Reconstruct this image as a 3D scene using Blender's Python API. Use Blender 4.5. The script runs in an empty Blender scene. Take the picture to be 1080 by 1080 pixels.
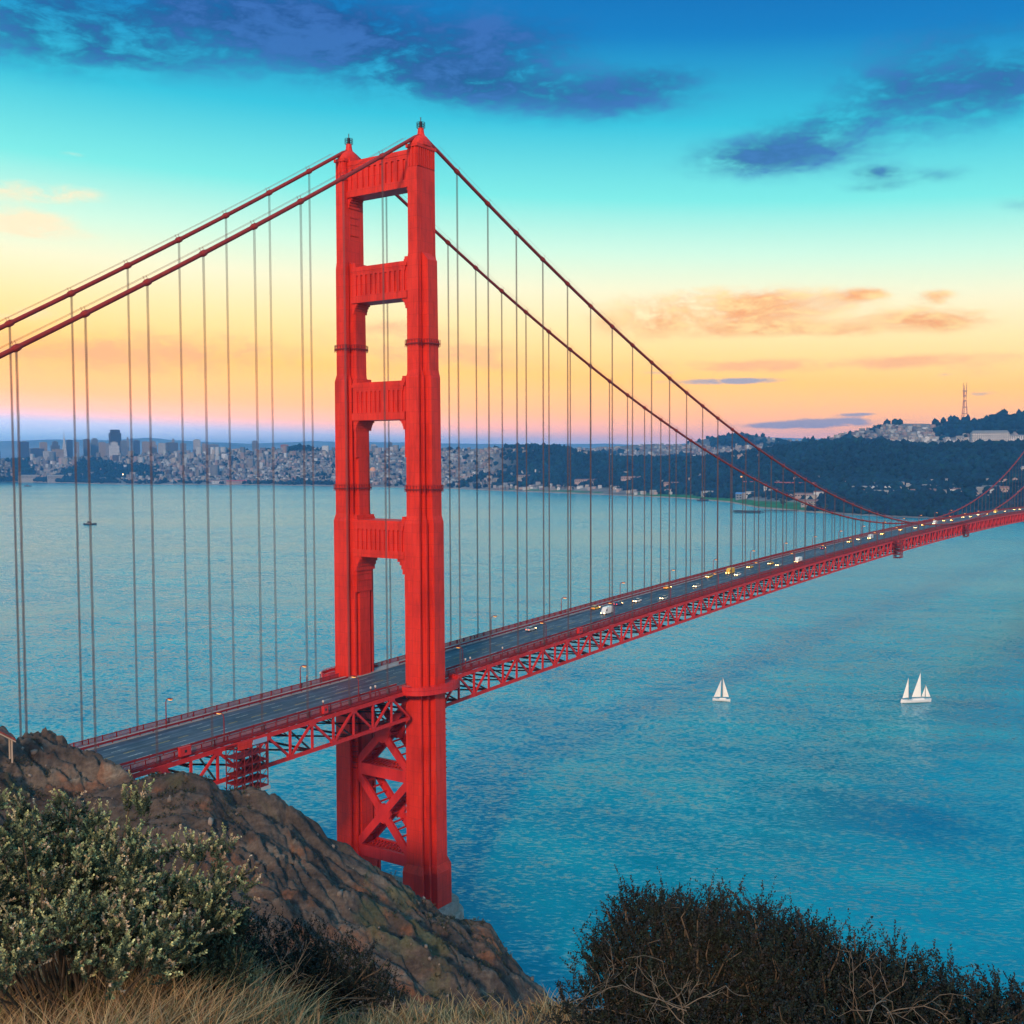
import bpy, math, random
import numpy as np
from mathutils import Vector, Matrix
random.seed(7)
rng = np.random.default_rng(11)
sc = bpy.context.scene
col = sc.collection

# ------------------------------------------------------------------ camera
# x = south along the bridge, y = east, z = up; metres; north tower of the bridge at the origin
CAM = Vector((-245.55, -215.36, 136.99))
YAW, PITCH, ROLL = 0.60858, -0.05013, -0.00466
F = 1172.37 / 1080.0
_f = Vector((math.cos(YAW)*math.cos(PITCH), math.sin(YAW)*math.cos(PITCH), math.sin(PITCH)))
_r0 = _f.cross(Vector((0, 0, 1))).normalized()
_u0 = _r0.cross(_f)
_r = math.cos(ROLL)*_r0 + math.sin(ROLL)*_u0
_u = -math.sin(ROLL)*_r0 + math.cos(ROLL)*_u0
cd = bpy.data.cameras.new('camera')
cam = bpy.data.objects.new('camera', cd)
col.objects.link(cam)
cam.matrix_world = Matrix(((_r.x, _u.x, -_f.x, CAM.x), (_r.y, _u.y, -_f.y, CAM.y), (_r.z, _u.z, -_f.z, CAM.z), (0, 0, 0, 1)))
cd.sensor_width = 36.0
cd.lens = 36.0*F
cd.clip_start = 0.1
cd.clip_end = 90000.0
sc.camera = cam

def ray(px, py):
    """unit direction of photo pixel (0..1080)"""
    d = _f + _r*((px-540)/1080/F) + _u*((540-py)/1080/F)
    return d.normalized()
def azel(px, py):
    d = ray(px, py)
    return math.atan2(d.y, d.x), math.asin(d.z)
def at(px, py, dist):
    """point at horizontal distance dist from the viewpoint"""
    d = ray(px, py)
    return CAM + d*(dist/math.hypot(d.x, d.y))
def pix(p):
    d = Vector(p)-CAM
    w = d.dot(_f)
    return 540+1080*F*d.dot(_r)/w, 540-1080*F*d.dot(_u)/w

# ------------------------------------------------------------------ colour helpers
def lin(c):
    o = []
    for v in c:
        v /= 255.0
        o.append(v/12.92 if v <= 0.04045 else ((v+0.055)/1.055)**2.4)
    return tuple(o)+(1.0,)

# ------------------------------------------------------------------ world: dusk sky
SUN_AZ, SUN_EL = math.radians(205), math.radians(24)   # towards the sun, behind the viewer's left shoulder
w = bpy.data.worlds.new('World'); sc.world = w; w.use_nodes = True
nt = w.node_tree; nt.nodes.clear()
def N(tree, t, **k):
    n = tree.nodes.new(t)
    for a, b in k.items(): setattr(n, a, b)
    return n
def math_node(tree, op, a, b=None, clamp=False):
    n = N(tree, 'ShaderNodeMath', operation=op, use_clamp=clamp)
    for i, v in enumerate((a, b)):
        if v is None: continue
        if isinstance(v, (int, float)): n.inputs[i].default_value = v
        else: tree.links.new(v, n.inputs[i])
    return n.outputs[0]
def mixc(tree, fac, a, b, mode='MIX'):
    n = N(tree, 'ShaderNodeMix', data_type='RGBA', blend_type=mode)
    for s, v in (('Factor', fac), ('A', a), ('B', b)):
        i = [q for q in n.inputs if q.name == s and (q.type == 'RGBA' or s == 'Factor')][0]
        if isinstance(v, (int, float)): i.default_value = v
        elif isinstance(v, tuple): i.default_value = v
        else: tree.links.new(v, i)
    return [q for q in n.outputs if q.type == 'RGBA'][0]
def ramp(tree, fac, stops, interp='LINEAR'):
    n = N(tree, 'ShaderNodeValToRGB')
    e = n.color_ramp.elements
    n.color_ramp.interpolation = interp
    while len(e) > 1: e.remove(e[-1])
    e[0].position = stops[0][0]; e[0].color = stops[0][1]
    for p, c in stops[1:]:
        q = e.new(p); q.color = c
    tree.links.new(fac, n.inputs[0])
    return n.outputs[0]
def maprange(tree, v, a, b, c=0.0, d=1.0, smooth=True):
    n = N(tree, 'ShaderNodeMapRange', interpolation_type='SMOOTHSTEP' if smooth else 'LINEAR')
    tree.links.new(v, n.inputs[0])
    for i, x in enumerate((a, b, c, d)): n.inputs[i+1].default_value = x
    return n.outputs[0]

tc = N(nt, 'ShaderNodeTexCoord')
sx = N(nt, 'ShaderNodeSeparateXYZ'); nt.links.new(tc.outputs['Generated'], sx.inputs[0])
az = math_node(nt, 'ARCTAN2', sx.outputs[1], sx.outputs[0])
el = math_node(nt, 'ARCSINE', sx.outputs[2])
daz = math_node(nt, 'SUBTRACT', az, YAW)                      # + = left (east)
eld = math_node(nt, 'MULTIPLY', el, 180/math.pi)
# towards the south the gradient sits a little lower
skew = math_node(nt, 'MULTIPLY', daz, -2.6)
eld2 = math_node(nt, 'ADD', eld, skew)
fac = math_node(nt, 'DIVIDE', eld2, 90.0, True)
S = lambda deg, c, k=1.0: (deg/90.0, tuple(x*k for x in lin(c)[:3])+(1.0,))
base = ramp(nt, fac, [S(0, (162, 188, 216), 2.0), S(0.75, (186, 184, 206), 2.05), S(1.3, (255, 174, 142), 1.95), S(2.2, (255, 170, 96), 1.75),
                      S(4.2, (255, 186, 76), 1.38), S(6.6, (255, 222, 150), 1.1), S(8.6, (246, 240, 198)), S(10.4, (204, 240, 214)),
                      S(13.0, (124, 230, 222), .93), S(16.5, (54, 196, 220), .86), S(20.5, (6, 134, 206), .74), S(25, (2, 98, 184), .7),
                      S(38, (52, 152, 192), 1.25), S(90, (80, 168, 196), 1.45)])
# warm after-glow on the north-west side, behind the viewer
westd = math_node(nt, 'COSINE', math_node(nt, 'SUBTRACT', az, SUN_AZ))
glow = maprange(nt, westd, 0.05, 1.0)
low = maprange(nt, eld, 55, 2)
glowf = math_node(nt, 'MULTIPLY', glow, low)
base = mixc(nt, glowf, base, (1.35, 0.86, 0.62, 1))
# cloud fields
cmb = N(nt, 'ShaderNodeCombineXYZ'); nt.links.new(az, cmb.inputs[0]); nt.links.new(el, cmb.inputs[1])
def noise(tree, vec, scale, detail=6, rough=0.55, scl=(1, 1, 1), dist=0.0):
    m = N(tree, 'ShaderNodeMapping'); tree.links.new(vec, m.inputs[0]); m.inputs['Scale'].default_value = scl
    n = N(tree, 'ShaderNodeTexNoise'); tree.links.new(m.outputs[0], n.inputs['Vector'])
    n.inputs['Scale'].default_value = scale; n.inputs['Detail'].default_value = detail
    n.inputs['Roughness'].default_value = rough; n.inputs['Distortion'].default_value = dist
    return n.outputs[0]
def blobs(lst):
    tot = None
    for px, py, wx, wy, amp in lst:
        a0, e0 = azel(px, py)
        dx = math_node(nt, 'DIVIDE', math_node(nt, 'SUBTRACT', az, a0), wx/1172)
        dy = math_node(nt, 'DIVIDE', math_node(nt, 'SUBTRACT', el, e0), wy/1172)
        d2 = math_node(nt, 'ADD', math_node(nt, 'MULTIPLY', dx, dx), math_node(nt, 'MULTIPLY', dy, dy))
        g = math_node(nt, 'MULTIPLY', math_node(nt, 'EXPONENT', math_node(nt, 'MULTIPLY', d2, -1.0)), amp)
        tot = g if tot is None else math_node(nt, 'ADD', tot, g)
    return tot
n_cl = noise(nt, cmb.outputs[0], 9.0, 10, 0.66, (1, 2.1, 1), 0.45)
n_fine = noise(nt, cmb.outputs[0], 34.0, 8, 0.66, (1, 2.8, 1), 0.35)
nz = math_node(nt, 'ADD', math_node(nt, 'MULTIPLY', n_cl, 0.6), math_node(nt, 'MULTIPLY', n_fine, 0.4))
def cloud(b, lo, hi, k=1.0):
    v = math_node(nt, 'MULTIPLY', b, math_node(nt, 'ADD', math_node(nt, 'MULTIPLY', math_node(nt, 'SUBTRACT', nz, 0.5), 3.4), 0.62))
    return math_node(nt, 'MULTIPLY', maprange(nt, v, lo, hi), k)
dark = cloud(blobs([(40, 28, 130, 42, 1.1), (330, 30, 120, 42, 1.0), (450, 62, 130, 44, 1.0), (640, 104, 105, 24, 1.2),
                    (812, 164, 88, 21, 1.5), (1010, 105, 120, 40, .95), (560, 40, 90, 26, .7), (1000, 40, 120, 26, .6),
                    (925, 182, 24, 7, 1.0), (920, 198, 30, 6, .8), (180, 8, 190, 30, 1.0), (150, 60, 110, 18, .6), (500, 88, 90, 22, .9), (700, 80, 60, 14, .6), (940, 92, 60, 20, .6), (1070, 80, 50, 26, .6), (860, 130, 60, 14, .6), (985, 186, 40, 9, .7), (1075, 215, 30, 10, .6)]), 0.12, 1.15, 0.9)
darkc = mixc(nt, maprange(nt, nz, 0.42, 0.60), lin((10, 56, 116)), lin((52, 98, 166)))
base = mixc(nt, dark, base, darkc)
warm = cloud(blobs([(770, 322, 120, 20, 1.2), (985, 338, 62, 13, 1.2), (985, 313, 18, 7, 1.3), (690, 345, 70, 16, .9),
                    (915, 310, 30, 6, .8), (890, 350, 40, 8, .7), (815, 348, 60, 8, .8)]), 0.15, 0.75, 0.95)
warmc = mixc(nt, maprange(nt, n_fine, 0.35, 0.65), lin((244, 156, 82)), lin((255, 214, 136)))
base = mixc(nt, warm, base, warmc)
pale = cloud(blobs([(40, 203, 62, 12, 1.1), (25, 230, 50, 9, 1.0), (40, 246, 60, 8, .8), (80, 163, 22, 3.5, .8), (10, 330, 80, 10, .8)]), 0.2, 0.8, 0.75)
base = mixc(nt, pale, base, lin((255, 226, 180)))
band = cloud(blobs([(180, 372, 240, 26, 1.0), (860, 384, 230, 8, 1.2), (420, 345, 60, 10, .7), (480, 372, 90, 16, .8), (1040, 395, 60, 8, .5)]), 0.15, 0.9, 0.7)
base = mixc(nt, band, base, lin((252, 172, 116)))
strk = cloud(blobs([(762, 402, 60, 3.4, 1.5), (880, 445, 45, 4.5, 1.5), (830, 449, 60, 3.5, 1.3), (905, 437, 22, 2, 1.0), (1035, 415, 16, 3, .9),
                    (700, 393, 40, 2.5, .8), (995, 395, 12, 2.4, .8)]), 0.2, 0.7, 0.8)
base = mixc(nt, strk, base, lin((128, 150, 186)))
sky = N(nt, 'ShaderNodeTexSky', sky_type='NISHITA', sun_disc=False, sun_elevation=SUN_EL, sun_rotation=math.pi/2-SUN_AZ)
skyk = mixc(nt, 1.0, sky.outputs[0], (0.05, 0.05, 0.05, 1), 'MULTIPLY')
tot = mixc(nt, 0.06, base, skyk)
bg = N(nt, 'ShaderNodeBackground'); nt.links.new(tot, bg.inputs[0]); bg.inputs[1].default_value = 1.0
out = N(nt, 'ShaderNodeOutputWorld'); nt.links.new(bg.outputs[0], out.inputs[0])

sd = bpy.data.lights.new('sun', 'SUN'); so = bpy.data.objects.new('sun', sd); col.objects.link(so)
sd.energy = 2.3; sd.angle = math.radians(5); sd.color = (1.0, 0.70, 0.45)
sv = Vector((math.cos(SUN_AZ)*math.cos(SUN_EL), math.sin(SUN_AZ)*math.cos(SUN_EL), math.sin(SUN_EL)))
so.rotation_euler = sv.to_track_quat('Z', 'Y').to_euler()
sc.view_settings.view_transform = 'Standard'; sc.view_settings.look = 'None'
sc.view_settings.exposure = 0.4; sc.view_settings.gamma = 1.0
sc.cycles.max_bounces = 6; sc.cycles.diffuse_bounces = 2; sc.cycles.glossy_bounces = 3
sc.cycles.volume_bounces = 0
sc.cycles.use_denoising = True
sc.render.film_transparent = False

# ------------------------------------------------------------------ numpy noise
def vn(x, y, seed=0):
    x = np.asarray(x, float); y = np.asarray(y, float)
    xi = np.floor(x).astype(np.int64); yi = np.floor(y).astype(np.int64)
    fx = x-xi; fy = y-yi
    fx = fx*fx*fx*(fx*(fx*6-15)+10); fy = fy*fy*fy*(fy*(fy*6-15)+10)
    def h(a, b):
        n = (a*374761393 + b*668265263 + seed*1442695041) & 0xffffffff
        n = ((n ^ (n >> 13))*1274126177) & 0xffffffff
        return ((n ^ (n >> 16)) & 0xffff)/65535.0
    return (h(xi, yi)*(1-fx)+h(xi+1, yi)*fx)*(1-fy)+(h(xi, yi+1)*(1-fx)+h(xi+1, yi+1)*fx)*fy
def fbm(x, y, oct=5, seed=0, gain=0.5):
    s = 0; a = 1; t = 0
    for i in range(oct):
        s = s+a*(vn(x*2**i+17.3*i, y*2**i-9.1*i, seed+i)*2-1); t += a; a *= gain
    return s/t

# ------------------------------------------------------------------ mesh helpers
class MB:
    def __init__(s): s.v = []; s.f = []
    def add(s, vs, fs):
        n = len(s.v); s.v.extend([tuple(v) for v in vs]); s.f.extend([tuple(i+n for i in f) for f in fs])
    def box(s, x0, x1, y0, y1, z0, z1):
        s.add([(x0, y0, z0), (x1, y0, z0), (x1, y1, z0), (x0, y1, z0), (x0, y0, z1), (x1, y0, z1), (x1, y1, z1), (x0, y1, z1)],
              [(0, 3, 2, 1), (4, 5, 6, 7), (0, 1, 5, 4), (1, 2, 6, 5), (2, 3, 7, 6), (3, 0, 4, 7)])
    def bar(s, p, q, w, h, up=(0, 0, 1)):
        p = Vector(p); q = Vector(q); d = (q-p).normalized(); up = Vector(up)
        a = d.cross(up)
        if a.length < 1e-4: a = d.cross(Vector((1, 0, 0)))
        a.normalize(); b = a.cross(d)
        a *= w/2; b *= h/2
        vs = [p-a-b, p+a-b, p+a+b, p-a+b, q-a-b, q+a-b, q+a+b, q-a+b]
        s.add(vs, [(0, 1, 2, 3), (4, 7, 6, 5), (0, 4, 5, 1), (1, 5, 6, 2), (2, 6, 7, 3), (3, 7, 4, 0)])
    def tube(s, pts, rad, n=8, cap=True):
        rings = []
        m = len(pts)
        for i, p in enumerate(pts):
            p = Vector(p)
            d = (Vector(pts[min(i+1, m-1)])-Vector(pts[max(i-1, 0)])).normalized()
            a = d.cross(Vector((0, 0, 1)))
            if a.length < 1e-3: a = Vector((1, 0, 0))
            a.normalize(); b = d.cross(a)
            r = rad[i] if hasattr(rad, '__len__') else rad
            rings.append([p+a*r*math.cos(2*math.pi*k/n)+b*r*math.sin(2*math.pi*k/n) for k in range(n)])
        vs = [v for rg in rings for v in rg]
        fs = []
        for i in range(m-1):
            for k in range(n):
                fs.append((i*n+k, i*n+(k+1) % n, (i+1)*n+(k+1) % n, (i+1)*n+k))
        if cap:
            fs.append(tuple(range(n-1, -1, -1))); fs.append(tuple((m-1)*n+k for k in range(n)))
        s.add(vs, fs)
    def loft(s, rings):
        n = len(rings[0]); m = len(rings)
        fs = [(i*n+k, i*n+(k+1) % n, (i+1)*n+(k+1) % n, (i+1)*n+k) for i in range(m-1) for k in range(n)]
        fs.append(tuple(range(n-1, -1, -1))); fs.append(tuple((m-1)*n+k for k in range(n)))
        s.add([v for r in rings for v in r], fs)
    def build(s, name, mat, parent=None, smooth=False, loc=(0, 0, 0)):
        me = bpy.data.meshes.new(name); me.from_pydata(s.v, [], s.f); me.update()
        if smooth: me.polygons.foreach_set('use_smooth', [True]*len(me.polygons))
        if mat: me.materials.append(mat)
        o = bpy.data.objects.new(name, me); col.objects.link(o)
        if parent: o.parent = parent
        o.location = loc
        return o
def npmesh(name, V, Fc, mat, parent=None, smooth=False, attr=None):
    """V (n,3); Fc (m,k) int; attr: (n,3) point colours"""
    me = bpy.data.meshes.new(name)
    k = Fc.shape[1]
    me.vertices.add(len(V)); me.vertices.foreach_set('co', np.asarray(V, np.float32).ravel())
    me.loops.add(Fc.size); me.loops.foreach_set('vertex_index', Fc.astype(np.int32).ravel())
    me.polygons.add(len(Fc))
    me.polygons.foreach_set('loop_start', np.arange(0, Fc.size, k, dtype=np.int32))
    me.polygons.foreach_set('loop_total', np.full(len(Fc), k, np.int32))
    if smooth: me.polygons.foreach_set('use_smooth', np.ones(len(Fc), bool))
    me.update(); me.validate()
    if attr is not None:
        a = me.color_attributes.new('tint', 'FLOAT_COLOR', 'POINT')
        c = np.ones((len(V), 4), np.float32); c[:, :3] = attr
        a.data.foreach_set('color', c.ravel())
    me.materials.append(mat)
    o = bpy.data.objects.new(name, me); col.objects.link(o)
    if parent: o.parent = parent
    return o
def empty(name, loc=(0, 0, 0), rz=0.0):
    o = bpy.data.objects.new(name, None); col.objects.link(o)
    o.location = loc; o.rotation_euler = (0, 0, rz); o.empty_display_size = 1
    return o
def tag(o, label=None, cat=None, group=None, kind=None):
    if label: o['label'] = label
    if cat: o['category'] = cat
    if group: o['group'] = group
    if kind: o['kind'] = kind
    return o
def copy_tree(o, parent=None):
    c = o.copy(); col.objects.link(c)
    if parent: c.parent = parent
    for ch in list(o.children): copy_tree(ch, c)
    return c

# ------------------------------------------------------------------ materials
def mat(name, colour, rough=0.6, metal=0.0, noise_amt=0.0, noise_scale=1.0, bump=0.0, bump_scale=5.0, emit=None, es=0.0, spec=0.5):
    m = bpy.data.materials.new(name); m.use_nodes = True
    t = m.node_tree; b = t.nodes['Principled BSDF']
    c = tuple(colour)+(1.0,) if len(colour) == 3 else colour
    b.inputs['Base Color'].default_value = c
    b.inputs['Roughness'].default_value = rough; b.inputs['Metallic'].default_value = metal
    b.inputs['Specular IOR Level'].default_value = spec
    tcn = N(t, 'ShaderNodeTexCoord')
    if noise_amt:
        n = noise(t, tcn.outputs['Object'], noise_scale, 6, 0.6)
        a = tuple(x*(1-noise_amt) for x in c[:3])+(1,); d = tuple(min(1, x*(1+noise_amt)) for x in c[:3])+(1,)
        cc = ramp(t, n, [(0.3, a), (0.7, d)])
        t.links.new(cc, b.inputs['Base Color'])
    if bump:
        n = noise(t, tcn.outputs['Object'], bump_scale, 6, 0.6)
        bn = N(t, 'ShaderNodeBump'); bn.inputs['Strength'].default_value = bump
        t.links.new(n, bn.inputs['Height']); t.links.new(bn.outputs[0], b.inputs['Normal'])
    if emit:
        b.inputs['Emission Color'].default_value = tuple(emit)+(1,); b.inputs['Emission Strength'].default_value = es
    return m
def tint_mat(name, rough=0.7, mult=(1, 1, 1), noise_amt=0.0, noise_scale=0.05, trans=False):
    m = bpy.data.materials.new(name); m.use_nodes = True
    t = m.node_tree; b = t.nodes['Principled BSDF']
    a = N(t, 'ShaderNodeVertexColor', layer_name='tint')
    c = a.outputs[0]
    if noise_amt:
        tcn = N(t, 'ShaderNodeTexCoord')
        n = noise(t, tcn.outputs['Object'], noise_scale, 7, 0.65)
        k = ramp(t, n, [(0.3, (1-noise_amt,)*3+(1,)), (0.7, (1+noise_amt,)*3+(1,))])
        c = mixc(t, 1.0, c, k, 'MULTIPLY')
    t.links.new(c, b.inputs['Base Color'])
    b.inputs['Roughness'].default_value = rough
    b.inputs['Specular IOR Level'].default_value = 0.25
    return m

def red_paint(name, colour, seams=True):
    m = bpy.data.materials.new(name); m.use_nodes = True
    t = m.node_tree; b = t.nodes['Principled BSDF']
    tcn = N(t, 'ShaderNodeTexCoord')
    n1 = noise(t, tcn.outputs['Object'], 0.22, 6, 0.65, (1, 1, 0.35))
    n2 = noise(t, tcn.outputs['Object'], 1.6, 5, 0.6, (1, 1, 0.09))
    c = tuple(colour)
    cc = ramp(t, n1, [(0.28, tuple(x*0.70 for x in c)+(1,)), (0.5, c+(1,)), (0.75, (min(1, c[0]*1.08), c[1]*1.3+0.004, c[2]*1.3+0.003, 1))])
    streak = maprange(t, n2, 0.5, 0.72, 0.0, 0.5)
    cc = mixc(t, streak, cc, tuple(x*0.55 for x in c)+(1,))
    if seams:
        s = N(t, 'ShaderNodeSeparateXYZ'); t.links.new(tcn.outputs['Object'], s.inputs[0])
        cb = N(t, 'ShaderNodeCombineXYZ')
        t.links.new(math_node(t, 'ADD', s.outputs[0], s.outputs[1]), cb.inputs[0]); t.links.new(s.outputs[2], cb.inputs[1])
        br = N(t, 'ShaderNodeTexBrick'); t.links.new(cb.outputs[0], br.inputs['Vector'])
        br.inputs['Scale'].default_value = 1.0; br.inputs['Mortar Size'].default_value = 0.035
        br.inputs['Brick Width'].default_value = 1.75; br.inputs['Row Height'].default_value = 3.4
        br.inputs['Color1'].default_value = (0.9, 0.9, 0.9, 1); br.inputs['Color2'].default_value = (1, 1, 1, 1)
        br.inputs['Mortar'].default_value = (0.62, 0.6, 0.6, 1); br.offset = 0.0
        cc = mixc(t, 1.0, cc, br.outputs['Color'], 'MULTIPLY')
        bn = N(t, 'ShaderNodeBump'); bn.inputs['Strength'].default_value = 0.25; bn.inputs['Distance'].default_value = 0.05
        t.links.new(br.outputs['Fac'], bn.inputs['Height']); bn.invert = True
        t.links.new(bn.outputs[0], b.inputs['Normal'])
    t.links.new(cc, b.inputs['Base Color'])
    b.inputs['Roughness'].default_value = 0.55; b.inputs['Specular IOR Level'].default_value = 0.3
    return m
RED = red_paint('orange_red_paint', (0.70, 0.027, 0.012))
REDP = red_paint('orange_red_steel', (0.62, 0.024, 0.024), False)
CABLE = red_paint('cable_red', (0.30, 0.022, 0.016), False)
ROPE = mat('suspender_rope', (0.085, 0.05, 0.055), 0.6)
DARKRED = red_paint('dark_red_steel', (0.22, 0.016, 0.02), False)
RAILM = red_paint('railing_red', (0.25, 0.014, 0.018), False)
UNDERSHADE = red_paint('underside_shade_steel', (0.06, 0.009, 0.013), False)  # bridge red darkened so the colour itself carries the under-deck shade
CONC = mat('weathered_concrete', (0.30, 0.25, 0.22), 0.85, noise_amt=0.35, noise_scale=0.6, bump=0.3, bump_scale=1.0)
WALK = mat('sidewalk_concrete', (0.34, 0.31, 0.31), 0.85, noise_amt=0.2, noise_scale=0.3)
WHITE = mat('white_paint', (0.8, 0.8, 0.8), 0.5)
BLACK = mat('black_metal', (0.02, 0.02, 0.025), 0.5)
GLASSD = mat('dark_window_glass', (0.02, 0.03, 0.04), 0.08)
TYRE = mat('tyre_rubber', (0.02, 0.02, 0.02), 0.8)
AMBER = mat('amber_lamp_glass', (0.7, 0.3, 0.05), 0.3, emit=(1.0, 0.45, 0.1), es=1.2)
HEADL = mat('headlamp_glass', (0.9, 0.8, 0.5), 0.2, emit=(1.0, 0.55, 0.16), es=16.0)
TAIL = mat('tail_lamp_glass', (0.5, 0.02, 0.02), 0.2, emit=(1.0, 0.08, 0.03), es=2.5)

# asphalt with lengthwise wear
ASPH = bpy.data.materials.new('asphalt'); ASPH.use_nodes = True
t = ASPH.node_tree; b = t.nodes['Principled BSDF']
tcn = N(t, 'ShaderNodeTexCoord')
n1 = noise(t, tcn.outputs['Object'], 1.0, 6, 0.6, (0.012, 0.75, 1))
n2 = noise(t, tcn.outputs['Object'], 0.35, 6, 0.7)
cc = ramp(t, n1, [(0.3, (0.016, 0.024, 0.042, 1)), (0.5, (0.045, 0.060, 0.09, 1)), (0.68, (0.11, 0.13, 0.17, 1))])
k = ramp(t, n2, [(0.3, (0.6,)*3+(1,)), (0.7, (1.3,)*3+(1,))])
t.links.new(mixc(t, 1.0, cc, k, 'MULTIPLY'), b.inputs['Base Color']); b.inputs['Roughness'].default_value = 0.6

# ------------------------------------------------------------------ water
WATER = bpy.data.materials.new('bay_water'); WATER.use_nodes = True
t = WATER.node_tree; b = t.nodes['Principled BSDF']
geo = N(t, 'ShaderNodeNewGeometry')
vr = N(t, 'ShaderNodeVectorRotate', rotation_type='Z_AXIS'); t.links.new(geo.outputs['Position'], vr.inputs['Vector']); vr.inputs['Angle'].default_value = -math.atan2(_r.y, _r.x)+0.15
big = noise(t, vr.outputs[0], 0.0036, 6, 0.6, (0.4, 1.0, 1), 0.8)
mid = noise(t, geo.outputs['Position'], 0.02, 5, 0.6, (1.0, 0.55, 1), 0.4)
cc = ramp(t, math_node(t, 'ADD', math_node(t, 'MULTIPLY', big, 0.6), math_node(t, 'MULTIPLY', mid, 0.4)),
          [(0.34, (0.0, 0.15, 0.26, 1)), (0.52, (0.002, 0.28, 0.37, 1)), (0.68, (0.012, 0.43, 0.46, 1))])
t.nodes.remove(b)
dif = N(t, 'ShaderNodeBsdfDiffuse'); t.links.new(cc, dif.inputs[0])
glo = N(t, 'ShaderNodeBsdfGlossy'); glo.inputs['Color'].default_value = (0.78, 0.98, 1.0, 1); glo.inputs['Roughness'].default_value = 0.2
fre = N(t, 'ShaderNodeFresnel'); fre.inputs[0].default_value = 1.42
mxs = N(t, 'ShaderNodeMixShader'); t.links.new(fre.outputs[0], mxs.inputs[0]); t.links.new(dif.outputs[0], mxs.inputs[1]); t.links.new(glo.outputs[0], mxs.inputs[2])
t.links.new(mxs.outputs[0], t.nodes['Material Output'].inputs[0])
def nvec(scale, detail, scl, amt):
    mp = N(t, 'ShaderNodeMapping'); t.links.new(vr.outputs[0], mp.inputs[0]); mp.inputs['Scale'].default_value = scl
    n = N(t, 'ShaderNodeTexNoise'); t.links.new(mp.outputs[0], n.inputs['Vector'])
    n.inputs['Scale'].default_value = scale; n.inputs['Detail'].default_value = detail; n.inputs['Roughness'].default_value = 0.6
    v1 = N(t, 'ShaderNodeVectorMath', operation='SUBTRACT'); t.links.new(n.outputs['Color'], v1.inputs[0]); v1.inputs[1].default_value = (0.5, 0.5, 0.5)
    v2 = N(t, 'ShaderNodeVectorMath', operation='MULTIPLY'); t.links.new(v1.outputs[0], v2.inputs[0]); v2.inputs[1].default_value = (amt, amt, 0)
    return v2.outputs[0]
def vadd(p, q):
    v = N(t, 'ShaderNodeVectorMath', operation='ADD'); t.links.new(p, v.inputs[0])
    if isinstance(q, tuple): v.inputs[1].default_value = q
    else: t.links.new(q, v.inputs[1])
    return v.outputs[0]
# wave slopes: swell, wind waves and ripples, their crests lying across the wind
slopes = vadd(vadd(nvec(0.03, 3, (0.5, 1, 1), 0.14), nvec(0.12, 4, (0.5, 1, 1), 0.45)), nvec(0.8, 4, (0.45, 1, 1), 1.3))
amp = maprange(t, big, 0.36, 0.62, 0.4, 1.2)
v3 = N(t, 'ShaderNodeVectorMath', operation='SCALE'); t.links.new(slopes, v3.inputs[0]); t.links.new(amp, v3.inputs['Scale'])
v4 = N(t, 'ShaderNodeVectorMath', operation='NORMALIZE'); t.links.new(vadd(v3.outputs[0], (0, 0, 1)), v4.inputs[0])
for q in (dif, glo): t.links.new(v4.outputs[0], q.inputs['Normal'])
v5 = N(t, 'ShaderNodeVectorMath', operation='SCALE'); t.links.new(v3.outputs[0], v5.inputs[0]); v5.inputs['Scale'].default_value = 0.45
v6 = N(t, 'ShaderNodeVectorMath', operation='NORMALIZE'); t.links.new(vadd(v5.outputs[0], (0, 0, 1)), v6.inputs[0]); t.links.new(v6.outputs[0], fre.inputs['Normal'])
m_ = MB(); R_ = 16500
m_.add([(-R_, -R_, 0), (R_, -R_, 0), (R_, R_, 0), (-R_, R_, 0)], [(0, 1, 2, 3)])
tag(m_.build('water', WATER), kind='structure')

# ------------------------------------------------------------------ far land (polar sheet round the viewpoint)
HOR = 481.0
def interp(px, tab, i): return np.interp(px, [r[0] for r in tab], [r[i] for r in tab])
SHORE = [(-300, 503), (0, 505), (120, 509), (250, 510), (350, 512), (470, 515), (560, 519), (640, 522.5), (720, 526.5), (770, 531), (800, 537), (850, 541.5), (900, 545), (960, 548), (1080, 552), (1400, 560)]
RA = [(-300, 484, 7200), (0, 483, 7200), (120, 480, 7000), (180, 477, 6800), (250, 475, 6600), (300, 472, 6500), (318, 469, 6450), (340, 473, 6400), (400, 475, 6200), (470, 473, 6000), (520, 473, 5400), (545, 470.5, 5100), (580, 471, 4900), (610, 477, 4700), (650, 484, 4500), (740, 485, 4200), (790, 479, 4000), (830, 472, 3900), (877, 467, 3800), (920, 468, 3700), (974, 473, 3600), (1016, 472, 3600), (1080, 470, 3500), (1400, 465, 3400)]
RB = [(-300, 487, 9200), (0, 486, 9200), (300, 478, 8500), (470, 476, 8000), (560, 475, 7500), (620, 473, 7200), (680, 469, 6900), (720, 470, 6600), (743, 464, 6500), (770, 461, 6300), (793, 460, 6100), (815, 464, 5900), (850, 468, 5600), (870, 465, 5300), (887, 460, 5200), (908, 457, 5100), (935, 449, 5000), (972, 449, 4900), (986, 450, 4900), (995, 447, 4900), (1017, 445.5, 4800), (1034, 446.5, 4800), (1058, 440, 4800), (1080, 442, 4800), (1400, 452, 4800)]
def azof(px): return YAW - np.arctan((np.asarray(px, float)-540)/1172.37)
def zfor(y, r, px):
    # height that shows at image row y at horizontal distance r
    c = np.cos(np.arctan((np.asarray(px, float)-540)/1172.37))
    return CAM.z + r*c*np.tan(PITCH+np.arctan((540-np.asarray(y, float))/1172.37))
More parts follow.
